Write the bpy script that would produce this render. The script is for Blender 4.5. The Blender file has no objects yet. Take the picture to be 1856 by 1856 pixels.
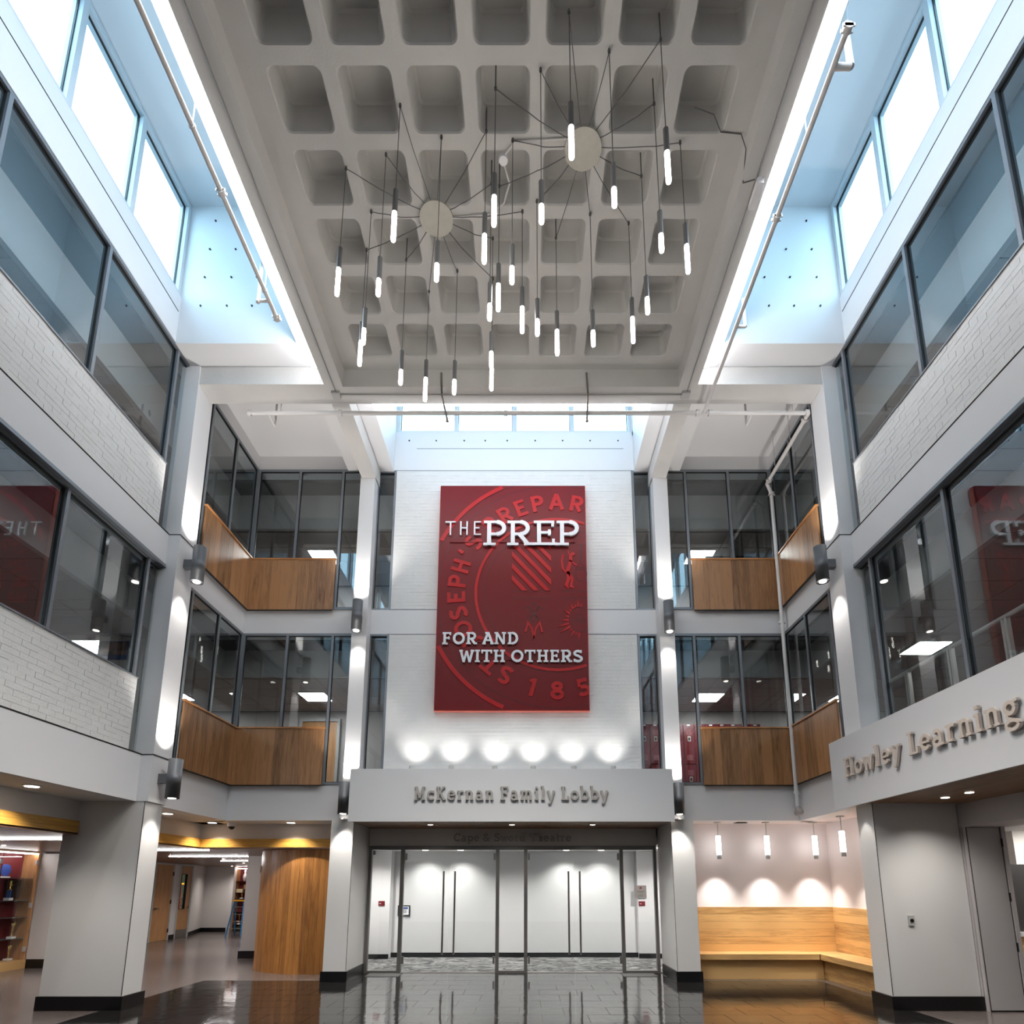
import bpy, bmesh, math, random
from math import sin, cos, pi, radians, sqrt, atan2
from mathutils import Vector, Matrix
random.seed(7)
SC = bpy.context.scene
COL = SC.collection

# ------------------------------------------------------------------ camera, world, exposure
cam = bpy.data.cameras.new('camera'); camo = bpy.data.objects.new('camera', cam); COL.objects.link(camo)
cam.sensor_width = 36.0; cam.sensor_fit = 'HORIZONTAL'
cam.lens = 36.0 * 1071.0 / 1856.0
cam.shift_x = (928 - 955) / 1856.0
cam.shift_y = (1402 - 928) / 1856.0
camo.location = (0, 0, 1.7)
camo.rotation_euler = (radians(90 + 10.8), 0, 0)
cam.clip_start = 0.05; cam.clip_end = 200
SC.camera = camo
SC.view_settings.view_transform = 'Standard'
try: SC.view_settings.look = 'None'
except Exception: pass
SC.view_settings.exposure = 1.5
SC.view_settings.gamma = 1.0
SC.view_settings.use_curve_mapping = False
SC.cycles.max_bounces = 8
SC.cycles.diffuse_bounces = 4
SC.cycles.glossy_bounces = 4
SC.cycles.transparent_max_bounces = 16
SC.cycles.sample_clamp_indirect = 4.0
SC.cycles.caustics_reflective = False
SC.cycles.caustics_refractive = False

world = bpy.data.worlds.new('overcast_sky'); SC.world = world; world.use_nodes = True
nt = world.node_tree
bg = nt.nodes['Background']
bg.inputs[0].default_value = (0.47, 0.80, 1.0, 1)      # bright overcast daylight, cool against the indoor lamps
bg.inputs[1].default_value = 2.75

# light strengths (W for spots, W/m2-like for emitters)
E_STRIP = 7.5; E_PANEL = 13.0; E_PEND = 12.0; E_TUBE = 2.4; E_LINE = 34.0
W_SCONCE = 20.0; W_DOWN = 24.0; W_WALLWASH = 7.0

# ------------------------------------------------------------------ materials
def lin(c):
    return tuple(((x/12.92) if x <= .04045 else ((x+.055)/1.055)**2.4) for x in c)
MATS = {}
def mat(name, col, rough=.6, metal=0.0, noise=0.0, nscale=4.0, bump=0.0, bscale=60.0, emit=0.0, spec=None, coat=0.0):
    if name in MATS: return MATS[name]
    m = bpy.data.materials.new(name); m.use_nodes = True; MATS[name] = m
    n = m.node_tree; b = n.nodes['Principled BSDF']; L = n.links
    c = lin(col)
    b.inputs['Base Color'].default_value = (*c, 1); b.inputs['Roughness'].default_value = rough
    b.inputs['Metallic'].default_value = metal
    if spec is not None: b.inputs['Specular IOR Level'].default_value = spec
    if coat: b.inputs['Coat Weight'].default_value = coat; b.inputs['Coat Roughness'].default_value = .08
    if emit:
        b.inputs['Emission Color'].default_value = (*c, 1); b.inputs['Emission Strength'].default_value = emit
    if noise or bump:
        tc = n.nodes.new('ShaderNodeTexCoord')
        nz = n.nodes.new('ShaderNodeTexNoise'); nz.inputs['Scale'].default_value = nscale; nz.inputs['Detail'].default_value = 3
        L.new(tc.outputs['Object'], nz.inputs['Vector'])
        if noise:
            mr = n.nodes.new('ShaderNodeMapRange'); mr.inputs['From Min'].default_value = .3; mr.inputs['From Max'].default_value = .7
            mr.inputs['To Min'].default_value = 1-noise; mr.inputs['To Max'].default_value = 1+noise
            L.new(nz.outputs['Fac'], mr.inputs['Value'])
            mx = n.nodes.new('ShaderNodeVectorMath'); mx.operation = 'SCALE'; mx.inputs[0].default_value = c
            L.new(mr.outputs['Result'], mx.inputs['Scale']); L.new(mx.outputs['Vector'], b.inputs['Base Color'])
        if bump:
            nb = n.nodes.new('ShaderNodeTexNoise'); nb.inputs['Scale'].default_value = bscale; nb.inputs['Detail'].default_value = 4
            L.new(tc.outputs['Object'], nb.inputs['Vector'])
            bp = n.nodes.new('ShaderNodeBump'); bp.inputs['Strength'].default_value = bump; bp.inputs['Distance'].default_value = .01
            L.new(nb.outputs['Fac'], bp.inputs['Height']); L.new(bp.outputs['Normal'], b.inputs['Normal'])
    return m
def wood(name, dark, light, scale=(1.2, 14, 14), rough=.38, vary=.3, rings=1.6, coat=0.15):
    """grain runs along the object's local X axis of 'scale'; tone differs from board to board"""
    m = bpy.data.materials.new(name); m.use_nodes = True; MATS[name] = m
    n = m.node_tree; b = n.nodes['Principled BSDF']; L = n.links
    tc = n.nodes.new('ShaderNodeTexCoord'); oi = n.nodes.new('ShaderNodeObjectInfo')
    sc = n.nodes.new('ShaderNodeVectorMath'); sc.operation = 'SCALE'; sc.inputs[0].default_value = (17, 31, 23)
    L.new(oi.outputs['Random'], sc.inputs['Scale'])
    ad = n.nodes.new('ShaderNodeVectorMath'); ad.operation = 'ADD'
    L.new(tc.outputs['Object'], ad.inputs[0]); L.new(sc.outputs['Vector'], ad.inputs[1])
    mp = n.nodes.new('ShaderNodeMapping'); mp.inputs['Scale'].default_value = scale
    L.new(ad.outputs['Vector'], mp.inputs['Vector'])
    n1 = n.nodes.new('ShaderNodeTexNoise'); n1.inputs['Scale'].default_value = 1.6; n1.inputs['Detail'].default_value = 6; n1.inputs['Distortion'].default_value = .8*rings
    L.new(mp.outputs['Vector'], n1.inputs['Vector'])
    n2 = n.nodes.new('ShaderNodeTexNoise'); n2.inputs['Scale'].default_value = 9; n2.inputs['Detail'].default_value = 3
    L.new(mp.outputs['Vector'], n2.inputs['Vector'])
    m1 = n.nodes.new('ShaderNodeMath'); m1.operation = 'MULTIPLY_ADD'; m1.inputs[1].default_value = .3
    L.new(n2.outputs['Fac'], m1.inputs[0]); L.new(n1.outputs['Fac'], m1.inputs[2])
    m2 = n.nodes.new('ShaderNodeMath'); m2.operation = 'MULTIPLY_ADD'; m2.inputs[1].default_value = vary
    L.new(oi.outputs['Random'], m2.inputs[0]); L.new(m1.outputs[0], m2.inputs[2])
    cr = n.nodes.new('ShaderNodeValToRGB'); cr.color_ramp.elements[0].position = .38; cr.color_ramp.elements[1].position = .78+vary
    cr.color_ramp.elements[0].color = (*lin(dark), 1); cr.color_ramp.elements[1].color = (*lin(light), 1)
    L.new(m2.outputs[0], cr.inputs[0]); L.new(cr.outputs[0], b.inputs['Base Color'])
    b.inputs['Roughness'].default_value = rough
    b.inputs['Coat Weight'].default_value = coat; b.inputs['Coat Roughness'].default_value = .2
    return m
def emis(name, col, s):
    m = bpy.data.materials.new(name); m.use_nodes = True; MATS[name] = m
    n = m.node_tree; b = n.nodes['Principled BSDF']
    b.inputs['Base Color'].default_value = (*lin(col), 1)
    b.inputs['Emission Color'].default_value = (*lin(col), 1); b.inputs['Emission Strength'].default_value = s
    return m
def glass(name, tint=(1, 1, 1), ior=1.5, boost=1.0, base=0.0):
    m = bpy.data.materials.new(name); m.use_nodes = True; MATS[name] = m
    n = m.node_tree; L = n.links
    for x in list(n.nodes): n.nodes.remove(x)
    out = n.nodes.new('ShaderNodeOutputMaterial')
    tr = n.nodes.new('ShaderNodeBsdfTransparent'); tr.inputs[0].default_value = (*tint, 1)
    gl = n.nodes.new('ShaderNodeBsdfGlossy'); gl.inputs['Roughness'].default_value = 0.0; gl.inputs[0].default_value = (.95, .98, 1, 1)
    # Schlick reflectance from the unsigned viewing angle (a thin pane looks the same from both sides)
    ge = n.nodes.new('ShaderNodeNewGeometry'); dt = n.nodes.new('ShaderNodeVectorMath'); dt.operation = 'DOT_PRODUCT'
    L.new(ge.outputs['Incoming'], dt.inputs[0]); L.new(ge.outputs['Normal'], dt.inputs[1])
    ab = n.nodes.new('ShaderNodeMath'); ab.operation = 'ABSOLUTE'; L.new(dt.outputs['Value'], ab.inputs[0])
    om = n.nodes.new('ShaderNodeMath'); om.operation = 'SUBTRACT'; om.inputs[0].default_value = 1.0; L.new(ab.outputs[0], om.inputs[1])
    pw = n.nodes.new('ShaderNodeMath'); pw.operation = 'POWER'; pw.inputs[1].default_value = 5.0; L.new(om.outputs[0], pw.inputs[0])
    f0 = ((ior-1)/(ior+1))**2
    fr = n.nodes.new('ShaderNodeMath'); fr.operation = 'MULTIPLY_ADD'; fr.inputs[1].default_value = 1-f0; fr.inputs[2].default_value = f0; L.new(pw.outputs[0], fr.inputs[0])
    ma = n.nodes.new('ShaderNodeMath'); ma.operation = 'MULTIPLY_ADD'; ma.inputs[1].default_value = boost; ma.inputs[2].default_value = base; ma.use_clamp = True
    L.new(fr.outputs[0], ma.inputs[0])
    mx = n.nodes.new('ShaderNodeMixShader')
    L.new(ma.outputs[0], mx.inputs[0]); L.new(tr.outputs[0], mx.inputs[1]); L.new(gl.outputs[0], mx.inputs[2]); L.new(mx.outputs[0], out.inputs[0])
    return m

WHITE = mat('white_paint', (.87, .87, .88), .55, bump=.03, bscale=120)
LAMI = mat('white_panel_cladding', (.86, .855, .85), .38, bump=.02, bscale=200)
CONC = mat('painted_concrete', (.80, .795, .79), .7, noise=.03, nscale=2, bump=.25, bscale=35)
BRICKM = mat('white_painted_brick', (.87, .87, .87), .6, noise=.02, nscale=6, bump=.5, bscale=45)
SIGNW = mat('sign_fascia_paint', (.82, .82, .83), .5, bump=.04, bscale=400)
CEILP = mat('soffit_paint', (.84, .835, .83), .6)
FRAME = mat('grey_aluminium_frame', (.50, .52, .55), .38, metal=.3)
FRAMEW = mat('pale_window_frame', (.80, .82, .84), .5)
DARK = mat('black_gasket', (.04, .05, .06), .5)
REVEAL = mat('black_reveal', (.03, .03, .035), .8)
BASEM = mat('black_rubber_base', (.06, .06, .07), .35)
SCON = mat('grey_sconce_metal', (.43, .44, .46), .45, metal=.35)
STEEL = mat('brushed_steel', (.60, .58, .56), .3, metal=.9)
LETM = mat('brushed_metal_letter', (.66, .64, .62), .4, metal=.2)
LETP = mat('pale_metal_letter', (.80, .75, .71), .45, metal=.1)
PIPE = mat('white_painted_pipe', (.86, .85, .85), .4)
ACT = mat('acoustic_tile', (.66, .62, .60), .9, noise=.04, nscale=30)
INTW = mat('interior_wall_paint', (.74, .72, .71), .7)
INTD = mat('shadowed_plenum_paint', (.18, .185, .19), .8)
CARP2 = mat('interior_carpet', (.28, .26, .26), .95)
REDL = mat('red_locker_paint', (.44, .06, .10), .35)
REDP = mat('crimson_plaque', (.40, .0, .05), .4)
OAK = wood('brown_oak_board', (.37, .25, .15), (.68, .50, .34), scale=(9, 9, .8), vary=.42)
OAKY = OAK
OAKD = wood('warm_oak_board', (.40, .24, .10), (.70, .48, .25), scale=(9, 9, .8), vary=.42)
OAKCAP = wood('oak_cap', (.55, .35, .19), (.78, .55, .34), scale=(1.5, 1.5, 9), vary=.1)
GOLD = wood('golden_oak_band', (.62, .44, .16), (.84, .64, .30), scale=(.9, .9, 22), vary=.06, rough=.4)
BENCHW = wood('honey_oak_bench', (.56, .40, .22), (.86, .70, .47), scale=(.9, 5, 12), vary=.5, rough=.36)
SOFW = wood('walnut_soffit', (.36, .24, .14), (.58, .42, .27), scale=(14, .9, 14), vary=.2, rough=.45)
HALLW = wood('reddish_wood_ceiling', (.40, .25, .17), (.58, .40, .29), scale=(.9, 14, 14), vary=.15, rough=.4)
DOORW = wood('oak_door_veneer', (.62, .43, .26), (.78, .58, .39), scale=(16, 16, .8), vary=.08, rough=.4)
GLS = glass('atrium_glass', (.74, .82, .85), 1.52, 2.3, .01)
GLC = glass('clear_door_glass', (.95, .97, .97), 1.5, 1.4, .0)
GLW = glass('clerestory_glass', (.93, .97, 1.0), 1.5, 1.0, .0)
CEMIT = emis('strip_light_diffuser', (1, 1, 1), E_STRIP)
PANEM = emis('ceiling_panel_diffuser', (1, .99, .97), E_PANEL)
PENDM = emis('pendant_diffuser', (1, .97, .92), E_PEND)
TUBEM = emis('frosted_tube', (1, .99, .98), E_TUBE)
LINEM = emis('linear_lens', (1, 1, 1), E_LINE)
CASEM = emis('case_lamp', (1, 1, 1), 9.0)
LENSM = emis('downlight_lens', (1, .97, .92), 3.5)
BANR = mat('crimson_banner', (.45, .035, .07), .45, spec=.3)
BANL = mat('bright_crimson_relief', (.72, .09, .11), .45, spec=.3)
BAND_ = mat('dark_crimson_groove_and_shade', (.28, .02, .04), .4)
WLET = mat('white_letter', (.93, .93, .95), .4)
CORD = mat('dark_grey_cord', (.36, .36, .37), .5)
CANO = mat('canopy_metal', (.74, .73, .70), .5, metal=.1, noise=.05, nscale=14)
HOUS = mat('pendant_aluminium', (.52, .53, .55), .3, metal=.8)
GREY = mat('light_grey_plastic', (.70, .70, .70), .5)
BLK = mat('black_plastic', (.05, .05, .05), .4)

def floor_mats():
    # speckled terrazzo
    m = bpy.data.materials.new('terrazzo'); m.use_nodes = True; n = m.node_tree; b = n.nodes['Principled BSDF']; L = n.links
    tc = n.nodes.new('ShaderNodeTexCoord'); v = n.nodes.new('ShaderNodeTexVoronoi'); v.inputs['Scale'].default_value = 75
    L.new(tc.outputs['Object'], v.inputs['Vector'])
    cr = n.nodes.new('ShaderNodeValToRGB'); cr.color_ramp.elements[0].color = (*lin((.24, .215, .21)), 1); cr.color_ramp.elements[1].color = (*lin((.50, .455, .44)), 1)
    sp = n.nodes.new('ShaderNodeSeparateColor'); L.new(v.outputs['Color'], sp.inputs[0]); L.new(sp.outputs[0], cr.inputs[0]); L.new(cr.outputs[0], b.inputs['Base Color'])
    b.inputs['Roughness'].default_value = .2
    t = bpy.data.materials.new('polished_black_slate'); t.use_nodes = True; n = t.node_tree; b = n.nodes['Principled BSDF']; L = n.links
    tc = n.nodes.new('ShaderNodeTexCoord'); oi = n.nodes.new('ShaderNodeObjectInfo')
    ad = n.nodes.new('ShaderNodeVectorMath'); ad.operation = 'ADD'
    L.new(tc.outputs['Object'], ad.inputs[0]); L.new(oi.outputs['Location'], ad.inputs[1])
    nz = n.nodes.new('ShaderNodeTexNoise'); nz.inputs['Scale'].default_value = 5; nz.inputs['Detail'].default_value = 3; L.new(ad.outputs[0], nz.inputs['Vector'])
    bp = n.nodes.new('ShaderNodeBump'); bp.inputs['Strength'].default_value = .22; bp.inputs['Distance'].default_value = .01
    L.new(nz.outputs['Fac'], bp.inputs['Height']); L.new(bp.outputs[0], b.inputs['Normal'])
    b.inputs['Base Color'].default_value = (*lin((.13, .125, .125)), 1)
    b.inputs['Roughness'].default_value = .08; b.inputs['Specular IOR Level'].default_value = .8
    c = bpy.data.materials.new('marbled_grey_carpet'); c.use_nodes = True; n = c.node_tree; b = n.nodes['Principled BSDF']; L = n.links
    tc = n.nodes.new('ShaderNodeTexCoord'); mp = n.nodes.new('ShaderNodeMapping'); mp.inputs['Scale'].default_value = (1, 1.6, 1); L.new(tc.outputs['Object'], mp.inputs[0])
    nz = n.nodes.new('ShaderNodeTexNoise'); nz.inputs['Scale'].default_value = 3.4; nz.inputs['Detail'].default_value = 7; nz.inputs['Distortion'].default_value = 1.6; nz.inputs['Roughness'].default_value = .65
    L.new(mp.outputs[0], nz.inputs['Vector'])
    cr = n.nodes.new('ShaderNodeValToRGB'); cr.color_ramp.elements[0].position = .42; cr.color_ramp.elements[1].position = .62
    cr.color_ramp.elements[0].color = (*lin((.18, .18, .19)), 1); cr.color_ramp.elements[1].color = (*lin((.60, .60, .60)), 1)
    L.new(nz.outputs['Fac'], cr.inputs[0]); L.new(cr.outputs[0], b.inputs['Base Color']); b.inputs['Roughness'].default_value = .95
    return m, t, c
TERR, SLATE, CARPET = floor_mats()

# ------------------------------------------------------------------ mesh helpers
class MB:
    def __init__(s): s.v = []; s.f = []; s.sm = []
    def add(s, vs, fs, smooth=False):
        o = len(s.v); s.v += [tuple(p) for p in vs]; s.f += [tuple(i+o for i in f) for f in fs]; s.sm += [smooth]*len(fs); return s
    def box(s, x0, x1, y0, y1, z0, z1):
        if x0 > x1: x0, x1 = x1, x0
        if y0 > y1: y0, y1 = y1, y0
        if z0 > z1: z0, z1 = z1, z0
        return s.add([(x0,y0,z0),(x1,y0,z0),(x1,y1,z0),(x0,y1,z0),(x0,y0,z1),(x1,y0,z1),(x1,y1,z1),(x0,y1,z1)],
              [(0,3,2,1),(4,5,6,7),(0,1,5,4),(1,2,6,5),(2,3,7,6),(3,0,4,7)])
    def cyl(s, p0, p1, r0, r1=None, n=16, caps=True, smooth=True):
        r1 = r0 if r1 is None else r1
        p0 = Vector(p0); p1 = Vector(p1); d = (p1-p0).normalized()
        a = d.orthogonal().normalized(); b = d.cross(a)
        vs = []
        for p, r in ((p0, r0), (p1, r1)):
            for i in range(n):
                t = 2*pi*i/n; vs.append(p + a*(r*cos(t)) + b*(r*sin(t)))
        s.add(vs, [(i, (i+1) % n, n+(i+1) % n, n+i) for i in range(n)], smooth)
        if caps:
            s.add(vs[:n], [tuple(reversed(range(n)))]); s.add(vs[n:], [tuple(range(n))])
        return s
    def lathe(s, c, prof, n=20):
        vs = []
        for r, z in prof:
            for i in range(n):
                t = 2*pi*i/n; vs.append((c[0]+r*cos(t), c[1]+r*sin(t), c[2]+z))
        fs = []
        for k in range(len(prof)-1):
            for i in range(n):
                fs.append((k*n+i, k*n+(i+1) % n, (k+1)*n+(i+1) % n, (k+1)*n+i))
        fs.append(tuple(reversed(range(n)))); fs.append(tuple((len(prof)-1)*n+i for i in range(n)))
        return s.add(vs, fs, True)
    def tube(s, pts, r, n=8):
        for a, b in zip(pts[:-1], pts[1:]): s.cyl(a, b, r, n=n)
        return s
    def ribbon(s, pts, w, T, depth, closed=False):
        """flat stroke of width w along 2-D pts, extruded by depth; T maps (u,v,d) to 3-D"""
        P = [Vector((p[0], p[1])) for p in pts]; n = len(P); L = []; R = []
        for i in range(n):
            if closed: a = P[i]-P[i-1]; b = P[(i+1) % n]-P[i]
            else:
                a = P[i]-P[i-1] if i > 0 else P[1]-P[0]; b = P[i+1]-P[i] if i < n-1 else P[-1]-P[-2]
            a.normalize(); b.normalize(); t = a+b
            if t.length < 1e-6: t = a
            t.normalize(); nn = Vector((-t.y, t.x)); k = 1/max(.45, nn.dot(Vector((-a.y, a.x))))
            L.append(P[i]+nn*(w/2*k)); R.append(P[i]-nn*(w/2*k))
        vs = []
        for i in range(n):
            vs += [T(L[i].x, L[i].y, 0), T(R[i].x, R[i].y, 0), T(L[i].x, L[i].y, depth), T(R[i].x, R[i].y, depth)]
        fs = []
        m = n if closed else n-1
        for i in range(m):
            a = 4*i; b = 4*((i+1) % n)
            fs += [(a+2, a+3, b+3, b+2), (a, a+2, b+2, b), (a+1, b+1, b+3, a+3)]
        if not closed: fs += [(0, 1, 3, 2), (4*n-4, 4*n-2, 4*n-1, 4*n-3)]
        return s.add(vs, fs)
    def mesh(s, name, material):
        me = bpy.data.meshes.new(name); me.from_pydata(s.v, [], s.f)
        me.polygons.foreach_set('use_smooth', s.sm)
        me.update(); me.materials.append(material); return me
def link(name, me, parent=None, kind=None, label=None, world=True):
    o = bpy.data.objects.new(name, me); COL.objects.link(o)
    if parent is not None:
        o.parent = parent
        if world:
            l = Vector((0, 0, 0)); p = parent
            while p is not None: l += p.location; p = p.parent
            o.location = -l
    if kind: o['kind'] = kind
    if label: o['label'] = label
    return o
def part(name, mb, m, parent, kind=None, label=None, world=True):
    return link(name, mb.mesh(name, m), parent, kind, label, world)
def struct(name, mb, m, parent=None):
    o = link(name, mb.mesh(name, m), parent)
    if parent is None: o['kind'] = 'structure'
    return o
def thing(name, label, cat, loc=(0, 0, 0), group=None):
    o = bpy.data.objects.new(name, None); COL.objects.link(o); o.location = loc; o.empty_display_size = .1
    o['label'] = label; o['category'] = cat
    if group: o['group'] = group
    return o
def sempty(name, loc=(0, 0, 0)):
    o = bpy.data.objects.new(name, None); COL.objects.link(o); o.location = loc; o['kind'] = 'structure'; return o
def one(name, mb, m, label, cat, group=None):
    o = link(name, mb.mesh(name, m)); o['label'] = label; o['category'] = cat
    if group: o['group'] = group
    return o
def centred(name, size, m, parent, centre):
    """a box part whose origin sits at its own centre, so its grain differs per piece"""
    x, y, z = [v/2 for v in size]
    key = (name, tuple(round(v, 4) for v in size), m.name)
    me = CACHE.get(key)
    if me is None:
        me = MB().box(-x, x, -y, y, -z, z).mesh(name, m); CACHE[key] = me
    o = bpy.data.objects.new(name, me); COL.objects.link(o); o.parent = parent
    l = Vector((0, 0, 0)); p = parent
    while p is not None: l += p.location; p = p.parent
    o.location = Vector(centre)-l
    return o
CACHE = {}
def spot(parent, loc, target, watts, size=70, blend=.6, col=(1, .95, .88), r=.03):
    l = bpy.data.lights.new('lamp', 'SPOT'); l.energy = watts; l.spot_size = radians(size); l.spot_blend = blend; l.color = col; l.shadow_soft_size = r
    o = bpy.data.objects.new('lamp', l); COL.objects.link(o)
    d = Vector(target)-Vector(loc); o.rotation_euler = d.to_track_quat('-Z', 'Y').to_euler()
    pl = Vector((0, 0, 0)); p = parent
    while p is not None: pl += p.location; p = p.parent
    o.parent = parent; o.location = Vector(loc)-pl
    return o

# ------------------------------------------------------------------ dimensions
XL, XR = -5.8, 5.25                 # atrium side planes
def mx(x, s): return x if s < 0 else -.55 - x      # mirror about the atrium axis
YB = 11.32                          # back wall plane
YF = -5.0                           # far end behind the camera
Z1, Z1t, Z1s, Z1h = 2.94, 3.64, 4.76, 6.76
Z2t, Z2s, Z2h = 7.29, 8.38, 10.53
ZC, ZCt = 11.40, 13.30
BB, WP = 10.15, 10.50               # beam underside, waffle plane

# ------------------------------------------------------------------ floor
fl = struct('floor', MB().box(-14.2, 10.85, -5.3, 25.1, -.12, 0), TERR)
part('grout_bed', MB().box(-5.9, 5.35, -5.0, 11.38, .0, .002).box(-3.25, 2.68, 11.38, 12.27, .0, .002), mat('grout', (.30, .29, .28), .7), fl)
tw, td = .61, .485
row = 0; y = 12.27
while y > 6.6:
    y1 = y; y0 = y-td; off = (row % 2)*tw/2
    x = -5.9-off
    while x < 5.35:
        xa, xb = max(x, -5.9), min(x+tw, 5.35)
        if y1 > 11.38: xa, xb = max(xa, -3.25), min(xb, 2.68)
        if xb-xa > .06:
            yy0 = y0
            o = centred('tile', (xb-xa-.006, td-.006, .012), SLATE, fl, ((xa+xb)/2, (y0+y1)/2, .002))
            o.rotation_euler = (random.uniform(-.0022, .0022), random.uniform(-.0022, .0022), 0)
        x += tw
    y -= td; row += 1
mb = MB()
while y > -5:
    x = -5.9
    while x < 5.3:
        mb.box(x+.003, min(x+tw, 5.35)-.003, y-td+.003, y-.003, -.004, .008); x += tw
    y -= td
part('tile_field', mb, SLATE, fl, kind='stuff')
part('carpet', MB().box(-4.0, 3.4, 12.33, 14.9, -.01, .012), CARPET, fl)
part('floor_mat', MB().box(-3.1, -2.45, 11.75, 12.2, 0, .014), mat('grey_entry_mat', (.33, .33, .33), .9, noise=.3, nscale=90), fl)
part('floor_mat', MB().box(1.85, 2.5, 11.75, 12.2, 0, .014), MATS['grey_entry_mat'], fl)

# ------------------------------------------------------------------ brick fields (real courses joined into one mesh)
def bricks(parent, plane, fixed, a0, a1, z0, z1, outward):
    """running bond on a vertical plane; plane 'x' => varies along Y, 'y' => varies along X"""
    mb = MB(); ch = .0755; bl = .245; r = random.Random(int(a0*100)+int(z0*10))
    z = z0; k = 0
    while z < z1-.02:
        zt = min(z+ch-.003, z1); a = a0-(k % 2)*bl/2
        while a < a1:
            p0, p1 = max(a, a0), min(a+bl-.003, a1)
            if p1-p0 > .03:
                d = .0032+r.uniform(-.002, .003)
                if plane == 'x': mb.box(fixed, fixed+outward*d, p0, p1, z, zt)
                else: mb.box(p0, p1, fixed, fixed+outward*d, z, zt)
            a += bl
        z += ch; k += 1
    return part('brickwork', mb, BRICKM, parent, kind='stuff')

# ------------------------------------------------------------------ side walls
def gl_window(name, plane, fixed, marks, z0, z1, inward, frame=FRAME, gmat=GLS, fw=.05, fd=.10, bottoms=None, skip_pane=()):
    """framed glazing: mullions at marks; inward = sign of room side along the plane normal"""
    s = sempty(name, (0, 0, 0))
    o = s
    f0, f1 = fixed-inward*fd*.5, fixed+inward*fd*.5
    def bx(mb, a0, a1, za, zb, d0=f0, d1=f1):
        if plane == 'x': mb.box(d0, d1, a0, a1, za, zb)
        else: mb.box(a0, a1, d0, d1, za, zb)
        return mb
    n = len(marks)
    for i, a in enumerate(marks):
        zb = z0 if bottoms is None else min(bottoms[max(i-1, 0)], bottoms[min(i, n-2)])
        part('mullion', bx(MB(), a-fw/2, a+fw/2, zb, z1), frame, o)
    for i in range(n-1):
        a0, a1 = marks[i]+fw/2, marks[i+1]-fw/2
        zb = z0 if bottoms is None else bottoms[i]
        part('head_rail', bx(MB(), a0, a1, z1-fw, z1), frame, o)
        part('sill_rail', bx(MB(), a0, a1, zb, zb+fw*.8), frame, o)
        g = .012; d0, d1 = fixed-inward*.012, fixed+inward*.016
        mbk = MB(); bx(mbk, a0, a0+g, zb+fw*.8, z1-fw, d0, d1); bx(mbk, a1-g, a1, zb+fw*.8, z1-fw, d0, d1)
        bx(mbk, a0+g, a1-g, z1-fw-g, z1-fw, d0, d1); bx(mbk, a0+g, a1-g, zb+fw*.8, zb+fw*.8+g, d0, d1)
        part('gasket', mbk, DARK, o)
        if i not in skip_pane:
            mbp = MB()
            if plane == 'x': mbp.add([(fixed, a0, zb), (fixed, a1, zb), (fixed, a1, z1), (fixed, a0, z1)], [(0, 1, 2, 3)])
            else: mbp.add([(a0, fixed, zb), (a1, fixed, zb), (a1, fixed, z1), (a0, fixed, z1)], [(0, 1, 2, 3)])
            part('pane', mbp, gmat, o)
    return s
WN = [0]
def wname():
    WN[0] += 1; return 'window_%d' % WN[0]

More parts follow.
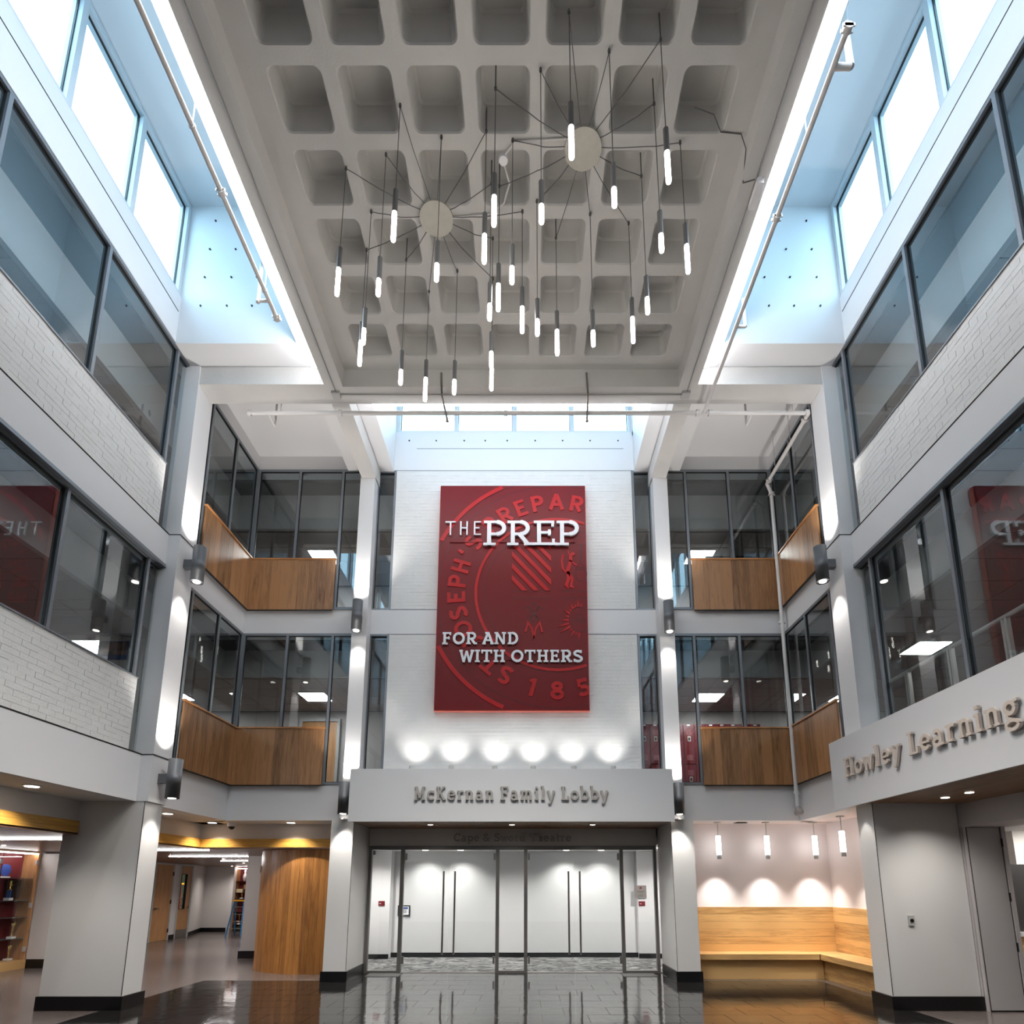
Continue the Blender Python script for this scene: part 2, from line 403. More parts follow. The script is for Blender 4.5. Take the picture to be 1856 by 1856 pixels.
for s, side, X in ((-1, 'left', XL), (1, 'right', XR)):
    out = -1 if s < 0 else 1       # direction away from the atrium
    inn = -out
    w = struct('wall_'+side, MB()
        .box(X, X+out*.30, YF, 8.72, Z1, Z1t).box(X, X+out*.30, 9.1, YB+.05, Z1, Z1t)
        .box(X, X+out*.30, YF, 8.72, Z1h, Z2t).box(X, X+out*.30, 9.1, YB+.05, Z1h, Z2t)
        .box(X, X+out*.45, YF, 8.25, Z2h, ZC-.0).box(X, X+out*.30, 8.25, YB+.05, Z2h, 10.95), WHITE)
    part('masonry_backing', (MB().box(X+out*.001, X+out*.25, YF, 8.38, Z1t+.02, Z1s-.02) if s < 0 else MB()).box(X+out*.001, X+out*.25, YF, 8.40, Z2t+.02, Z2s-.02), BRICKM, w)
    part('reveal', MB().box(X+inn*.003, X+out*.02, YF, 8.72, Z1t, Z1t+.02).box(X+inn*.003, X+out*.02, YF, 8.72, Z2t, Z2t+.02)
         .box(X+inn*.004, X+out*.01, YF, 8.22, 11.09, 11.105), REVEAL, w)
    if s < 0: bricks(w, 'x', X, .5, 8.36, Z1t+.02, Z1s-.02, inn)
    bricks(w, 'x', X, .5, 8.38, Z2t+.02, Z2s-.02, inn)
    if s < 0: part('sill', MB().box(X+inn*.02, X+out*.2, YF, 8.38, Z1s-.02, Z1s), FRAME, w)
    part('sill', MB().box(X+inn*.02, X+out*.2, YF, 8.40, Z2s-.02, Z2s), FRAME, w)
    # window bands
    mk = [8.38-1.63*i for i in range(8, -1, -1)]+[8.72]
    bt = ([Z1s] if s < 0 else [Z1t])*8+[Z1t]
    gl_window(wname(), 'x', X+out*.10, mk, Z1s, Z1h-.02, inn, bottoms=bt)
    bt = [Z2s]*8+[Z2t]
    gl_window(wname(), 'x', X+out*.06, mk, Z2s, Z2h, inn, bottoms=bt)
    part('window_trim', MB().box(X+inn*.02, X+out*.05, YF, 8.74, Z1h-.05, Z1h+.0), FRAME, w)
    # clerestory
    mk = [8.22-1.22*i for i in range(10, -1, -1)]
    gl_window(wname(), 'x', X+out*.10, mk, ZC, ZCt, inn, frame=FRAMEW, gmat=GLW, fw=.09, fd=.16)
    # corner bay glazing (second and third level)
    for za, zb in ((Z1t, Z1h), (Z2t, Z2h)):
        gl_window(wname(), 'x', X, [9.14, 9.47, 10.38, 11.27], za, zb, inn, fd=.06)
    # upper enclosure of the light box
    xi = mx(-3.8, s)
    struct('trim_%d' % (1 if s < 0 else 2), MB()
        .box(X+out*.1, xi, 8.25, 8.42, WP+.12, ZCt+.2)                 # end wall
        .box(xi, mx(-3.62, s), YF, 8.25, WP+.12, ZCt+.2)                 # inner upstand
        .box(X+out*.20, xi+inn*.18, YF, 8.25, ZCt+.01, ZCt+.2)                   # lid
        .box(X, mx(-3.48, s), 8.25, 8.72, WP, WP+.12)                # soffits
        .box(xi, mx(-3.48, s), YF, 8.25, WP, WP+.12), WHITE)
    e = bpy.data.objects['trim_%d' % (1 if s < 0 else 2)]
    for bx_, bz_ in ((-5.38, 13.0), (-5.42, 12.4), (-4.98, 12.4), (-5.45, 11.82), (-5.0, 11.82), (-4.57, 11.82), (-5.46, 11.24), (-5.02, 11.24), (-4.6, 11.24)):
        if s > 0: bx_ = bx_ - .0
        part('bolt', MB().cyl((mx(bx_, s), 8.235, bz_), (mx(bx_, s), 8.255, bz_), .016, n=8), DARK, e)

# ------------------------------------------------------------------ back wall
wb = struct('wall_back', MB()
    .box(-5.9, -3.45, YB, YB+.3, Z1, Z1t).box(2.9, 5.35, YB, YB+.3, Z1, Z1t)
    .box(-5.9, 5.35, YB, YB+.3, Z1h, Z2t)
    .box(-5.9, -3.45, YB, YB+.3, Z2h, 10.95).box(2.9, 5.35, YB, YB+.3, Z2h, 10.95)
    .box(-3.25, 2.7, YB, YB+.25, Z2h, 11.48)
    .box(-3.3, -2.87, YB-.0, YB+.25, 11.4, ZCt).box(2.30, 2.75, YB, YB+.25, 11.4, ZCt)
    .box(-3.25, 2.7, YB, YB+.3, 3.0, Z1t), WHITE)
part('masonry_backing', MB().box(-2.82, 2.25, YB+.001, YB+.25, 3.66, Z1h-.001).box(-2.82, 2.25, YB+.001, YB+.25, Z2t, Z2h), BRICKM, wb)
bricks(wb, 'y', YB, -2.80, 2.24, Z1t+.0, Z1h-.01, -1)
bricks(wb, 'y', YB, -2.80, 2.24, Z2t+.015, Z2h-.02, -1)
part('reveal', MB().box(-2.85, 2.28, YB-.004, YB+.02, Z2t, Z2t+.014).box(-2.85, 2.28, YB-.004, YB+.02, Z1h-.012, Z1h)
     .box(-2.85, 2.28, YB-.003, YB+.02, Z2h-.012, Z2h).box(-2.4, 2.1, YB-.003, YB+.01, 11.06, 11.07), mat('grey_reveal', (.45, .48, .52), .8), wb)
for bx_ in (-2.57, -1.98, -1.37, -.91, -.43, .18, .78, 1.38, 1.99):
    part('bolt', MB().cyl((bx_, YB-.012, 11.26), (bx_, YB+.01, 11.26), .016, n=8), DARK, wb)
gl_window(wname(), 'y', YB+.12, [-2.83, -1.56, -.285, .99, 2.26], 11.48, ZCt, -1, frame=FRAMEW, gmat=GLW, fw=.08, fd=.16)
for s in (-1, 1):
    for za, zb in ((Z1t, Z1h), (Z2t, Z2h)):
        a, b = mx(-3.2, s), mx(-2.83, s)
        gl_window(wname(), 'y', YB+.05, [min(a, b), max(a, b)], za, zb, -1, fw=.045)
        gl_window(wname(), 'y', YB, sorted([mx(-5.75, s), mx(-4.87, s), mx(-3.95, s), mx(-3.52, s)]), za, zb, -1, fd=.06)
# light box over the back bay
struct('trim_3', MB().box(-3.05, -2.87, 9.30, YB-.002, WP+.02, ZCt).box(2.32, 2.5, 9.30, YB-.002, WP+.02, ZCt)
    .box(-3.05, 2.5, 9.13, 9.30, WP+.02, ZCt).box(-3.05, 2.5, 9.12, YB+.3, ZCt+.01, ZCt+.2)
    .box(-3.165, -2.87, 9.125, YB-.002, WP, WP+.015).box(2.32, 2.615, 9.125, YB-.002, WP, WP+.015).box(-2.87, 2.32, 9.125, 9.30, WP, WP+.015), WHITE)

# ------------------------------------------------------------------ frame: beams and waffle slab
beams = struct('trim_4', MB()
    .box(-3.48, -3.17, YF, YB+.1, BB, 11.0).box(2.62, 2.93, YF, YB+.1, BB, 11.0)
    .box(-3.17, 2.62, 8.75, 9.12, BB+.002, 11.0)
    .box(-5.93, -3.48, 8.70, 9.12, BB+.002, 11.0).box(2.93, 5.38, 8.70, 9.12, BB+.002, 11.0), CONC)
struct('trim_5', MB()      # corner bay ceilings
    .box(-5.8, -3.85, 9.12, YB, 10.87, 10.99).box(3.30, 5.25, 9.12, YB, 10.87, 10.99)
    .box(-3.85, -3.485, 9.125, YB-.002, WP, 10.98).box(2.935, 3.30, 9.125, YB-.002, WP, 10.98), WHITE)
ceil = struct('ceiling', MB()
    .box(-3.17, -2.95, YF, 8.75, WP, 11.0).box(2.419, 2.62, YF, 8.75, WP, 11.0)
    .box(-2.95, 2.419, 8.585, 8.75, WP, 11.0).box(-3.17, 2.62, YF, 8.75, 11.0, 11.1), CONC)
px, py, cw, r0 = .767, .7555, .61, .085
def rrect(hx, hy, r, z, k=5):
    pts = []
    for cx_, cy_, a in ((hx-r, hy-r, 0), (-hx+r, hy-r, 90), (-hx+r, -hy+r, 180), (hx-r, -hy+r, 270)):
        for i in range(k+1):
            t = radians(a+90*i/k); pts.append((cx_+r*cos(t), cy_+r*sin(t), z))
    return pts
def coffer_mesh():
    mb = MB(); k = 5; n = 4*(k+1)
    outer = []
    inner = rrect(cw/2, .60/2, r0, 0)
    for p in inner:
        # push each point to the cell border
        x, y_, z = p; hx, hy = px/2, py/2
        a = abs(x)/hx; b = abs(y_)/hy; m = max(a, b); outer.append((x/m, y_/m, 0))
    rings = [outer, inner, rrect(cw/2-.012, .3-.012, r0-.005, .02), rrect(cw/2-.05, .3-.05, .07, .36), rrect(cw/2-.075, .3-.075, .05, .385)]
    vs = [p for rg in rings for p in rg]; fs = []
    for q in range(len(rings)-1):
        for i in range(n): fs.append((q*n+i, q*n+(i+1) % n, (q+1)*n+(i+1) % n, (q+1)*n+i))
    fs.append(tuple((len(rings)-1)*n+i for i in range(n)))
    # square corners of the cell
    mb.add(vs, [tuple(reversed(f)) for f in fs])
    for sx, sy in ((1, 1), (-1, 1), (-1, -1), (1, -1)):
        c = (sx*px/2, sy*py/2, 0)
        q = sorted(range(n), key=lambda i: (outer[i][0]-c[0])**2+(outer[i][1]-c[1])**2)[:2]
    for i in range(n):
        a, b = outer[i], outer[(i+1) % n]
        if abs(abs(a[0])-px/2) < 1e-6 and abs(abs(b[1])-py/2) < 1e-6 or abs(abs(a[1])-py/2) < 1e-6 and abs(abs(b[0])-px/2) < 1e-6:
            cx_ = px/2*(1 if (a[0]+b[0]) > 0 else -1); cy_ = py/2*(1 if (a[1]+b[1]) > 0 else -1)
            mb.add([a, b, (cx_, cy_, 0)], [(0, 1, 2)])
    return mb.mesh('coffer', CONC)
cm = coffer_mesh()
for i in range(18):
    for j in range(7):
        o = bpy.data.objects.new('coffer', cm); COL.objects.link(o); o.parent = ceil
        o.location = (-2.95+px*(j+.5), 8.585-py*(i+.5), WP)
yy = 8.585-py*18
if yy > YF: part('slab_edge', MB().box(-2.95, 2.419, YF, yy, WP, 11.0), CONC, ceil)

# ------------------------------------------------------------------ columns
cols = [
 ('left column with a wide white panelled base wing and grey cylinder lights', -1, 'side'),
 ('right column beside the library entrance with a white panelled base wing', 1, 'side'),
 ('slim white column at the left end of the lobby sign', -1, 'back'),
 ('slim white column at the right end of the lobby sign', 1, 'back')]
for lab, s, kind in cols:
    if kind == 'side':
        c = thing('column', lab, 'column', (mx(-5.8, s), 8.9, 0))
        part('shaft', MB().box(mx(-5.93, s), mx(-5.62, s), 8.68, 9.14, Z1, 10.6), WHITE, c)
        xa = -6.82 if s < 0 else -6.90
        part('base_cladding', MB().box(mx(xa, s), mx(-5.665, s), 8.69, 9.12, .0, Z1), LAMI, c)
        part('panel_joint', MB().box(mx(-5.662, s), mx(-5.668, s), 8.686, 8.694, .2, Z1), DARK, c)
        part('column_baseboard', MB().box(mx(xa-.02, s), mx(-5.63, s), 8.66, 9.16, 0, .19), BASEM, c)
        part('reveal', MB().box(mx(-5.94, s), mx(-5.61, s), 8.675, 9.145, Z1t, Z1t+.015).box(mx(-5.94, s), mx(-5.61, s), 8.675, 9.145, Z2t, Z2t+.012), DARK, c)
    else:
        c = thing('column', lab, 'column', (mx(-3.4, s), 11.2, 0))
        part('shaft', MB().box(mx(-3.50, s), mx(-3.20, s), 11.06, 11.5, Z1, 10.3), WHITE, c)
        part('base_cladding', MB().box(mx(-3.69, s), mx(-3.27, s), 11.14, 12.36, 0, Z1), LAMI, c)
        part('panel_joint', MB().box(mx(-3.267, s), mx(-3.273, s), 11.136, 11.144, .2, Z1), DARK, c)
        part('column_baseboard', MB().box(mx(-3.72, s), mx(-3.24, s), 11.11, 12.24, 0, .19), BASEM, c)

# ------------------------------------------------------------------ interiors behind the glazing
def interior(level, zf, zt, zu):
    """zf floor, zt tile ceiling, zu plenum underside"""
    nm = 'second' if level == 2 else 'third'
    mbw = MB()
    for s in (-1, 1):
        xo = mx(-11.2, s); xg = mx(-6.1, s); xb = mx(-6.55, s)
        mbw.box(xo, mx(-11.0, s), YF, 14.8, zf, zu)          # outer wall
        mbw.box(xo, mx(-2.6, s), 14.7, 14.85, zf, zu)       # rear wall
    mbw.box(-2.75, -2.6, YB+.3, 14.8, zf, zu).box(2.1, 2.2, YB+.3, 14.8, zf, zu)
    w = struct('wall_%s_corridor' % nm, mbw, INTW)
    c = struct('ceiling_%s_corridor' % nm, MB()
        .box(-11.2, -6.55, YF, 14.8, zt+.03, zt+.06).box(6.0, 10.65, YF, 14.8, zt+.03, zt+.06)
        .box(-6.55, -2.6, 12.07, 14.8, zt+.03, zt+.06).box(2.1, 6.0, 12.07, 14.8, zt+.03, zt+.06), mat('ceiling_grid', (.40, .38, .37), .7))
    part('bulkhead', MB().box(-6.6, -6.52, YF, 12.07, zt, zu).box(5.97, 6.05, YF, 12.07, zt, zu)
         .box(-6.6, -2.6, 12.04, 12.12, zt, zu).box(2.1, 6.05, 12.04, 12.12, zt, zu), INTW, c)
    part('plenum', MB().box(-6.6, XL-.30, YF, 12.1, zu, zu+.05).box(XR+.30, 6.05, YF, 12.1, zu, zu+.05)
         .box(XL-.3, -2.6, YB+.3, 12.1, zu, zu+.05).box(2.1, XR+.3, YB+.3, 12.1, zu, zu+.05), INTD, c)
    tl = {}
    def tiles(x0, x1, y0, y1):
        tx, ty = 1.2, .6
        x = x0
        while x < x1-.1:
            y_ = y1
            while y_ > y0+.1:
                w_, h_ = min(tx, x1-x), min(ty, y_-y0)
                if not any(abs(x+w_/2-lx) < .65 and abs(y_-h_/2-ly) < .35 for lx, ly in ()):
                    centred('ceiling_tile', (w_-.014, h_-.014, .02), ACT, c, (x+w_/2, y_-h_/2, zt+.02))
                y_ -= ty
            x += tx
    tiles(-10.99, -6.61, 2.6, 14.6); tiles(6.05, 10.0, 2.6, 14.6)
    tiles(-6.59, -2.75, 12.12, 14.6); tiles(2.2, 6.05, 12.12, 14.6)
    f = struct('floor_%s_corridor' % nm, MB().box(-11.2, XL-.31, YF, 14.8, zf-.12, zf).box(XR+.31, 10.65, YF, 14.8, zf-.12, zf)
        .box(XL-.31, -2.6, YB+.31, 14.8, zf-.12, zf).box(2.1, XR+.31, YB+.31, 14.8, zf-.12, zf), CARP2)
interior(2, Z1t-.06, 6.1, 6.7)
interior(3, Z2t-.06, 9.6, 10.45)
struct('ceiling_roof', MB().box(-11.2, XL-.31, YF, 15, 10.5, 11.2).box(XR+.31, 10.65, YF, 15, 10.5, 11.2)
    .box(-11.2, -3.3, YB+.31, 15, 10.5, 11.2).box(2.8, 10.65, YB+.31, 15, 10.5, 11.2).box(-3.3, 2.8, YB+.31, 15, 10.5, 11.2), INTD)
struct('wall_front', MB().box(-14.2, 10.85, YF-.3, YF-.001, 0, ZCt+.2), WHITE)
struct('wall_outer', MB().box(-14.2, -14.0, YF, 25, Z1, Z1+.2).box(-14.2, 10.8, 24.9, 25.1, Z1, Z1+.2).box(10.7, 10.85, YF, 25, Z1, Z1+.2).box(-4.2, 3.6, YB+.41, 15.0, Z1+.12, Z1+.2).box(-11.4, -11.21, YF, 15.1, Z1+.2, 10.5).box(10.66, 10.8, YF, 15.1, Z1+.2, 10.5).box(-11.2, -2.6, 14.86, 15.0, Z1+.2, 10.5).box(2.1, 10.65, 14.86, 15.0, Z1+.2, 10.5).box(-2.6, 2.1, YB+.31, YB+.4, Z1+.2, 10.5).box(5.56, 6.3, YF, 9.0, Z1+.12, Z1+.2).box(-14.2, -14.0, YF, 25, 0, Z1).box(-14.2, 10.8, 24.9, 25.1, 0, Z1).box(10.7, 10.85, YF, 25, 0, Z1)
    .box(-14.2, 10.85, 15.0, 25, Z1+.12, Z1+.2).box(-14.2, -6.72, YF, 15.0, Z1+.12, Z1+.2).box(6.3, 10.85, YF, 15.0, Z1+.12, Z1+.2).box(-4.2, 3.6, 15.0, 15.1, 0, Z1), INTW)

def panel_light(x, y, z, lab):
    t = thing('ceiling_light', lab, 'ceiling light', (x, y, z), 'square ceiling panels behind the glass')
    part('light_frame', MB().box(x-.32, x+.32, y-.32, y+.32, z-.012, z+.02), GREY, t)
    part('diffuser', MB().box(x-.29, x+.29, y-.29, y+.29, z-.02, z-.008), PANEM, t)
L2 = [(-8.08, 10.43, 'lit square panel behind the left second level window, near the wall poster'), (-8.3, 13.35, 'lit square panel seen over the left end of the second level oak parapet'), (-5.0, 13.4, 'lit square panel above the oak corridor door, left second level'),
      (4.3, 13.45, 'lit square panel above the red lockers, right second level'), (7.5, 10.48, 'lit square panel behind the right window above the steel railing'), (7.6, 13.45, 'lit square panel seen past the corner pipe, right second level'), (-8.1, 6.2, 'lit square panel deep behind the left window near the frame edge'), (7.5, 6.2, 'lit square panel deep behind the right window near the frame edge')]
for x, y, l in L2: panel_light(x, y, 6.11, l)
L3 = [(-4.95, 13.2, 'lit square panel just above the left third level oak parapet'), (4.22, 13.2, 'lit square panel just above the right third level oak parapet'), (-8.2, 9.0, 'lit square panel inside the left third level room'), (7.6, 9.0, 'lit square panel inside the right third level room')]
for x, y, l in L3: panel_light(x, y, 9.61, l)

# lockers on the second level
ORD = ['first', 'second', 'third', 'fourth', 'fifth', 'sixth', 'seventh', 'eighth', 'ninth', 'tenth', 'eleventh', 'twelfth', 'thirteenth']
LZ0 = Z1t-.06
for i in range(13):
    x = 2.25+i*.28
    t = thing('locker', '%s crimson two-tier locker from the left, right second level corridor' % ORD[i], 'locker', (x+.14, 14.6, LZ0), 'crimson lockers in the right corridor')
    part('locker_body', MB().box(x+.003, x+.277, 14.42, 14.69, LZ0, 5.72), REDL, t)
    for k in range(2):
        za = LZ0+.08+k*1.03; zb = za+1.0
        d = part('locker_door', MB().box(x+.012, x+.268, 14.405, 14.42, za, zb), REDL, t)
        mbv = MB()
        for q in range(5):
            for z_ in (zb-.14-q*.028, za+.1+q*.028): mbv.box(x+.07, x+.21, 14.398, 14.405, z_, z_+.012)
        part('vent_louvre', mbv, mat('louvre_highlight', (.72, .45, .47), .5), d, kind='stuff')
        part('number_plate', MB().box(x+.10, x+.18, 14.392, 14.405, zb-.42, zb-.29), mat('steel_plate', (.75, .72, .68), .4, metal=.4), d)
        part('latch', MB().box(x+.115, x+.165, 14.39, 14.405, zb-.40, zb-.33), BLK, d)
    part('locker_tag', MB().box(x+.1, x+.18, 14.40, 14.42, 5.67, 5.705), WLET, t)
# oak door at the left second level
d = sempty('door_1', (-5.28, 14.65, LZ0))
part('door_leaf', MB().box(-5.74, -4.84, 14.62, 14.68, LZ0, 5.84), DOORW, d)
part('door_frame', MB().box(-5.81, -5.74, 14.58, 14.7, LZ0, 5.92).box(-4.84, -4.77, 14.58, 14.7, LZ0, 5.92).box(-5.74, -4.84, 14.58, 14.7, 5.84, 5.92), GREY, d)
part('room_plate', MB().box(-5.45, -5.2, 14.60, 14.62, 5.55, 5.66), BLK, d)
# things in the interiors
struct('wall_left_room', MB().box(-7.66, -6.9, 9.95, 10.05, Z1t-.06, 6.1), INTW)
t = thing('poster', 'blue bordered poster of people on the wall behind the left window', 'poster', (-7.35, 9.94, 5.66))
part('poster_sheet', MB().box(-7.62, -7.11, 9.93, 9.948, 5.66, 6.0), mat('poster_blue', (.16, .28, .48), .5), t)
part('photo_print', MB().box(-7.60, -7.13, 9.92, 9.93, 5.74, 5.98), mat('poster_photo', (.45, .34, .30), .5, noise=.7, nscale=9), t)
t = thing('railing', 'steel guard rail with paired posts behind the right second level window', 'railing', (5.75, 6.5, LZ0))
RAILM = mat('satin_steel_rail', (.80, .77, .74), .35, metal=.25)
part('handrail', MB().cyl((5.78, -1, 4.90), (5.78, 9.0, 4.90), .03, n=12), RAILM, t)
for y in (8.52, 7.60, 6.66, 5.72, 4.78, 3.84):
    part('rail_post', MB().box(5.75, 5.80, y-.045, y-.010, LZ0, 4.88).box(5.75, 5.80, y+.015, y+.045, LZ0, 4.88), RAILM, t)
t = thing('round_table', 'round brown wood table top seen past the railing on the right', 'table', (6.9, 8.6, LZ0))
part('table_top', MB().cyl((6.9, 8.6, 4.55), (6.9, 8.6, 4.60), .42, n=28), DOORW, t)
part('pedestal', MB().cyl((6.9, 8.6, LZ0), (6.9, 8.6, 4.55), .04).cyl((6.9, 8.6, LZ0), (6.9, 8.6, LZ0+.03), .26, n=24), BLK, t)
t = thing('display_cabinet', 'dark glazed cabinet in the right third level corridor above the parapet', 'cabinet', (4.7, 12.8, Z2t-.06))
part('cabinet_body', MB().box(4.25, 5.35, 12.85, 13.2, Z2t-.06, 9.42), mat('dark_cabinet', (.07, .09, .10), .3), t)
part('cabinet_label', MB().box(4.9, 5.06, 12.84, 12.855, 9.30, 9.36), GREY, t)

# ------------------------------------------------------------------ oak parapets in the corner bays
for s in (-1, 1):
    for za, zb, lv in ((Z1t-.02, 4.74, 'second'), (Z2t-.04, 8.36, 'third')):
        sd = 'left' if s < 0 else 'right'
        c = thing('oak_parapet', 'vertical oak board parapet wrapping the %s corner bay on the %s level' % (sd, lv), 'parapet', (mx(-4.9, s), 11.2, za))
        n = 9; x0, x1 = -5.70, -3.97
        ed = [x0]+sorted(x0+(x1-x0)*(k+random.uniform(-.3, .3))/n for k in range(1, n))+[x1]
        for k in range(n):
            a, b = sorted((mx(ed[k], s), mx(ed[k+1], s)))
            centred('plank', (b-a-.002, .03, zb-za), OAK, c, ((a+b)/2, 11.235+random.uniform(-.001, .001), (za+zb)/2))
        y0, y1 = 9.45, 11.22
        ed = [y0]+sorted(y0+(y1-y0)*(k+random.uniform(-.3, .3))/n for k in range(1, n))+[y1]
        for k in range(n):
            centred('plank', (.03, ed[k+1]-ed[k]-.002, zb-za), OAKY, c, (mx(-5.715, s)+random.uniform(-.001, .001), (ed[k]+ed[k+1])/2, (za+zb)/2))
        part('cap', MB().box(mx(-5.74, s), mx(-3.96, s), 11.20, 11.26, zb, zb+.03).box(mx(-5.74, s), mx(-5.68, s), 9.44, 11.20, zb, zb+.03), OAKCAP, c)
        part('shadow_gap', MB().box(mx(-5.73, s), mx(-3.98, s), 11.225, 11.25, za-.02, za).box(mx(-5.73, s), mx(-5.705, s), 9.46, 11.2, za-.02, za), DARK, c)

# ------------------------------------------------------------------ strip lights on the beams
for s in (-1, 1):
    t = thing('strip_light', 'long white strip light along the %s edge of the waffle ceiling' % ('left' if s < 0 else 'right'), 'light', (mx(-3.53, s), 2, 10.2))
    part('light_channel', MB().box(mx(-3.482, s), mx(-3.50, s), YF+.2, 8.42, 10.18, 10.34), WHITE, t)
    part('diffuser', MB().box(mx(-3.50, s), mx(-3.58, s), YF+.2, 8.42, 10.20, 10.30), CEMIT, t)
t = thing('strip_light', 'white strip light across the top of the back clerestory', 'light', (-.28, 9.2, 10.2))
part('light_channel', MB().box(-2.78, 2.22, 9.122, 9.14, 10.18, 10.34), WHITE, t)
part('diffuser', MB().box(-2.78, 2.22, 9.14, 9.22, 10.20, 10.30), CEMIT, t)

# ------------------------------------------------------------------ sconces
def sconce(x, y, z0, z1, ax, lab, down=True, up=True, k=1.0):
    t = thing('wall_sconce', lab, 'wall light', (x, y, z0))
    mbs = MB().lathe((x, y, z0), [(.085, .03), (.1, .0), (.1, z1-z0), (.085, z1-z0-.03)], n=28)
    part('housing', mbs, SCON, t)
    part('wall_bracket', MB().box(x+min(0, ax[0])*.22-.0, x+max(0, ax[0])*.22, y+(0 if ax[1] else -.05), y+(.2 if ax[1] else .05), (z0+z1)/2-.07, (z0+z1)/2+.07) if ax[0]
         else MB().box(x-.05, x+.05, y, y+.22, (z0+z1)/2-.07, (z0+z1)/2+.07), SCON, t)
    part('lens', MB().cyl((x, y, z0-.002), (x, y, z0+.01), .055, n=24), LENSM, t)
    if down: spot(t, (x, y, z0-.02), (x+ax[0]*.35, y+ax[1]*.35, z0-2.2), W_SCONCE*k, 66, .5, r=.06)
    if up: spot(t, (x, y, z1+.02), (x+ax[0]*.12, y+ax[1]*.12, z1+2.2), W_SCONCE*2.6*k, 96, .8, r=.06)
sconce(-5.40, 8.90, 6.58, 7.20, (-1, 0), 'grey cylinder wall light on the left column below the third level')
sconce(-5.40, 8.90, 3.01, 3.62, (-1, 0), 'grey cylinder wall light on the left column above the panelled base')
sconce(4.85, 8.92, 6.60, 7.22, (1, 0), 'grey cylinder wall light high on the right column')
sconce(-3.35, 10.86, 6.62, 7.26, (0, 1), 'grey cylinder wall light on the slim column left of the banner')
sconce(2.80, 10.86, 6.60, 7.24, (0, 1), 'grey cylinder wall light on the slim column right of the banner')
sconce(-3.42, 10.93, 3.02, 3.62, (0, 1), 'grey cylinder wall light half hidden by the left end of the lobby sign')
sconce(2.84, 10.93, 3.01, 3.60, (0, 1), 'grey cylinder wall light half hidden by the right end of the lobby sign')

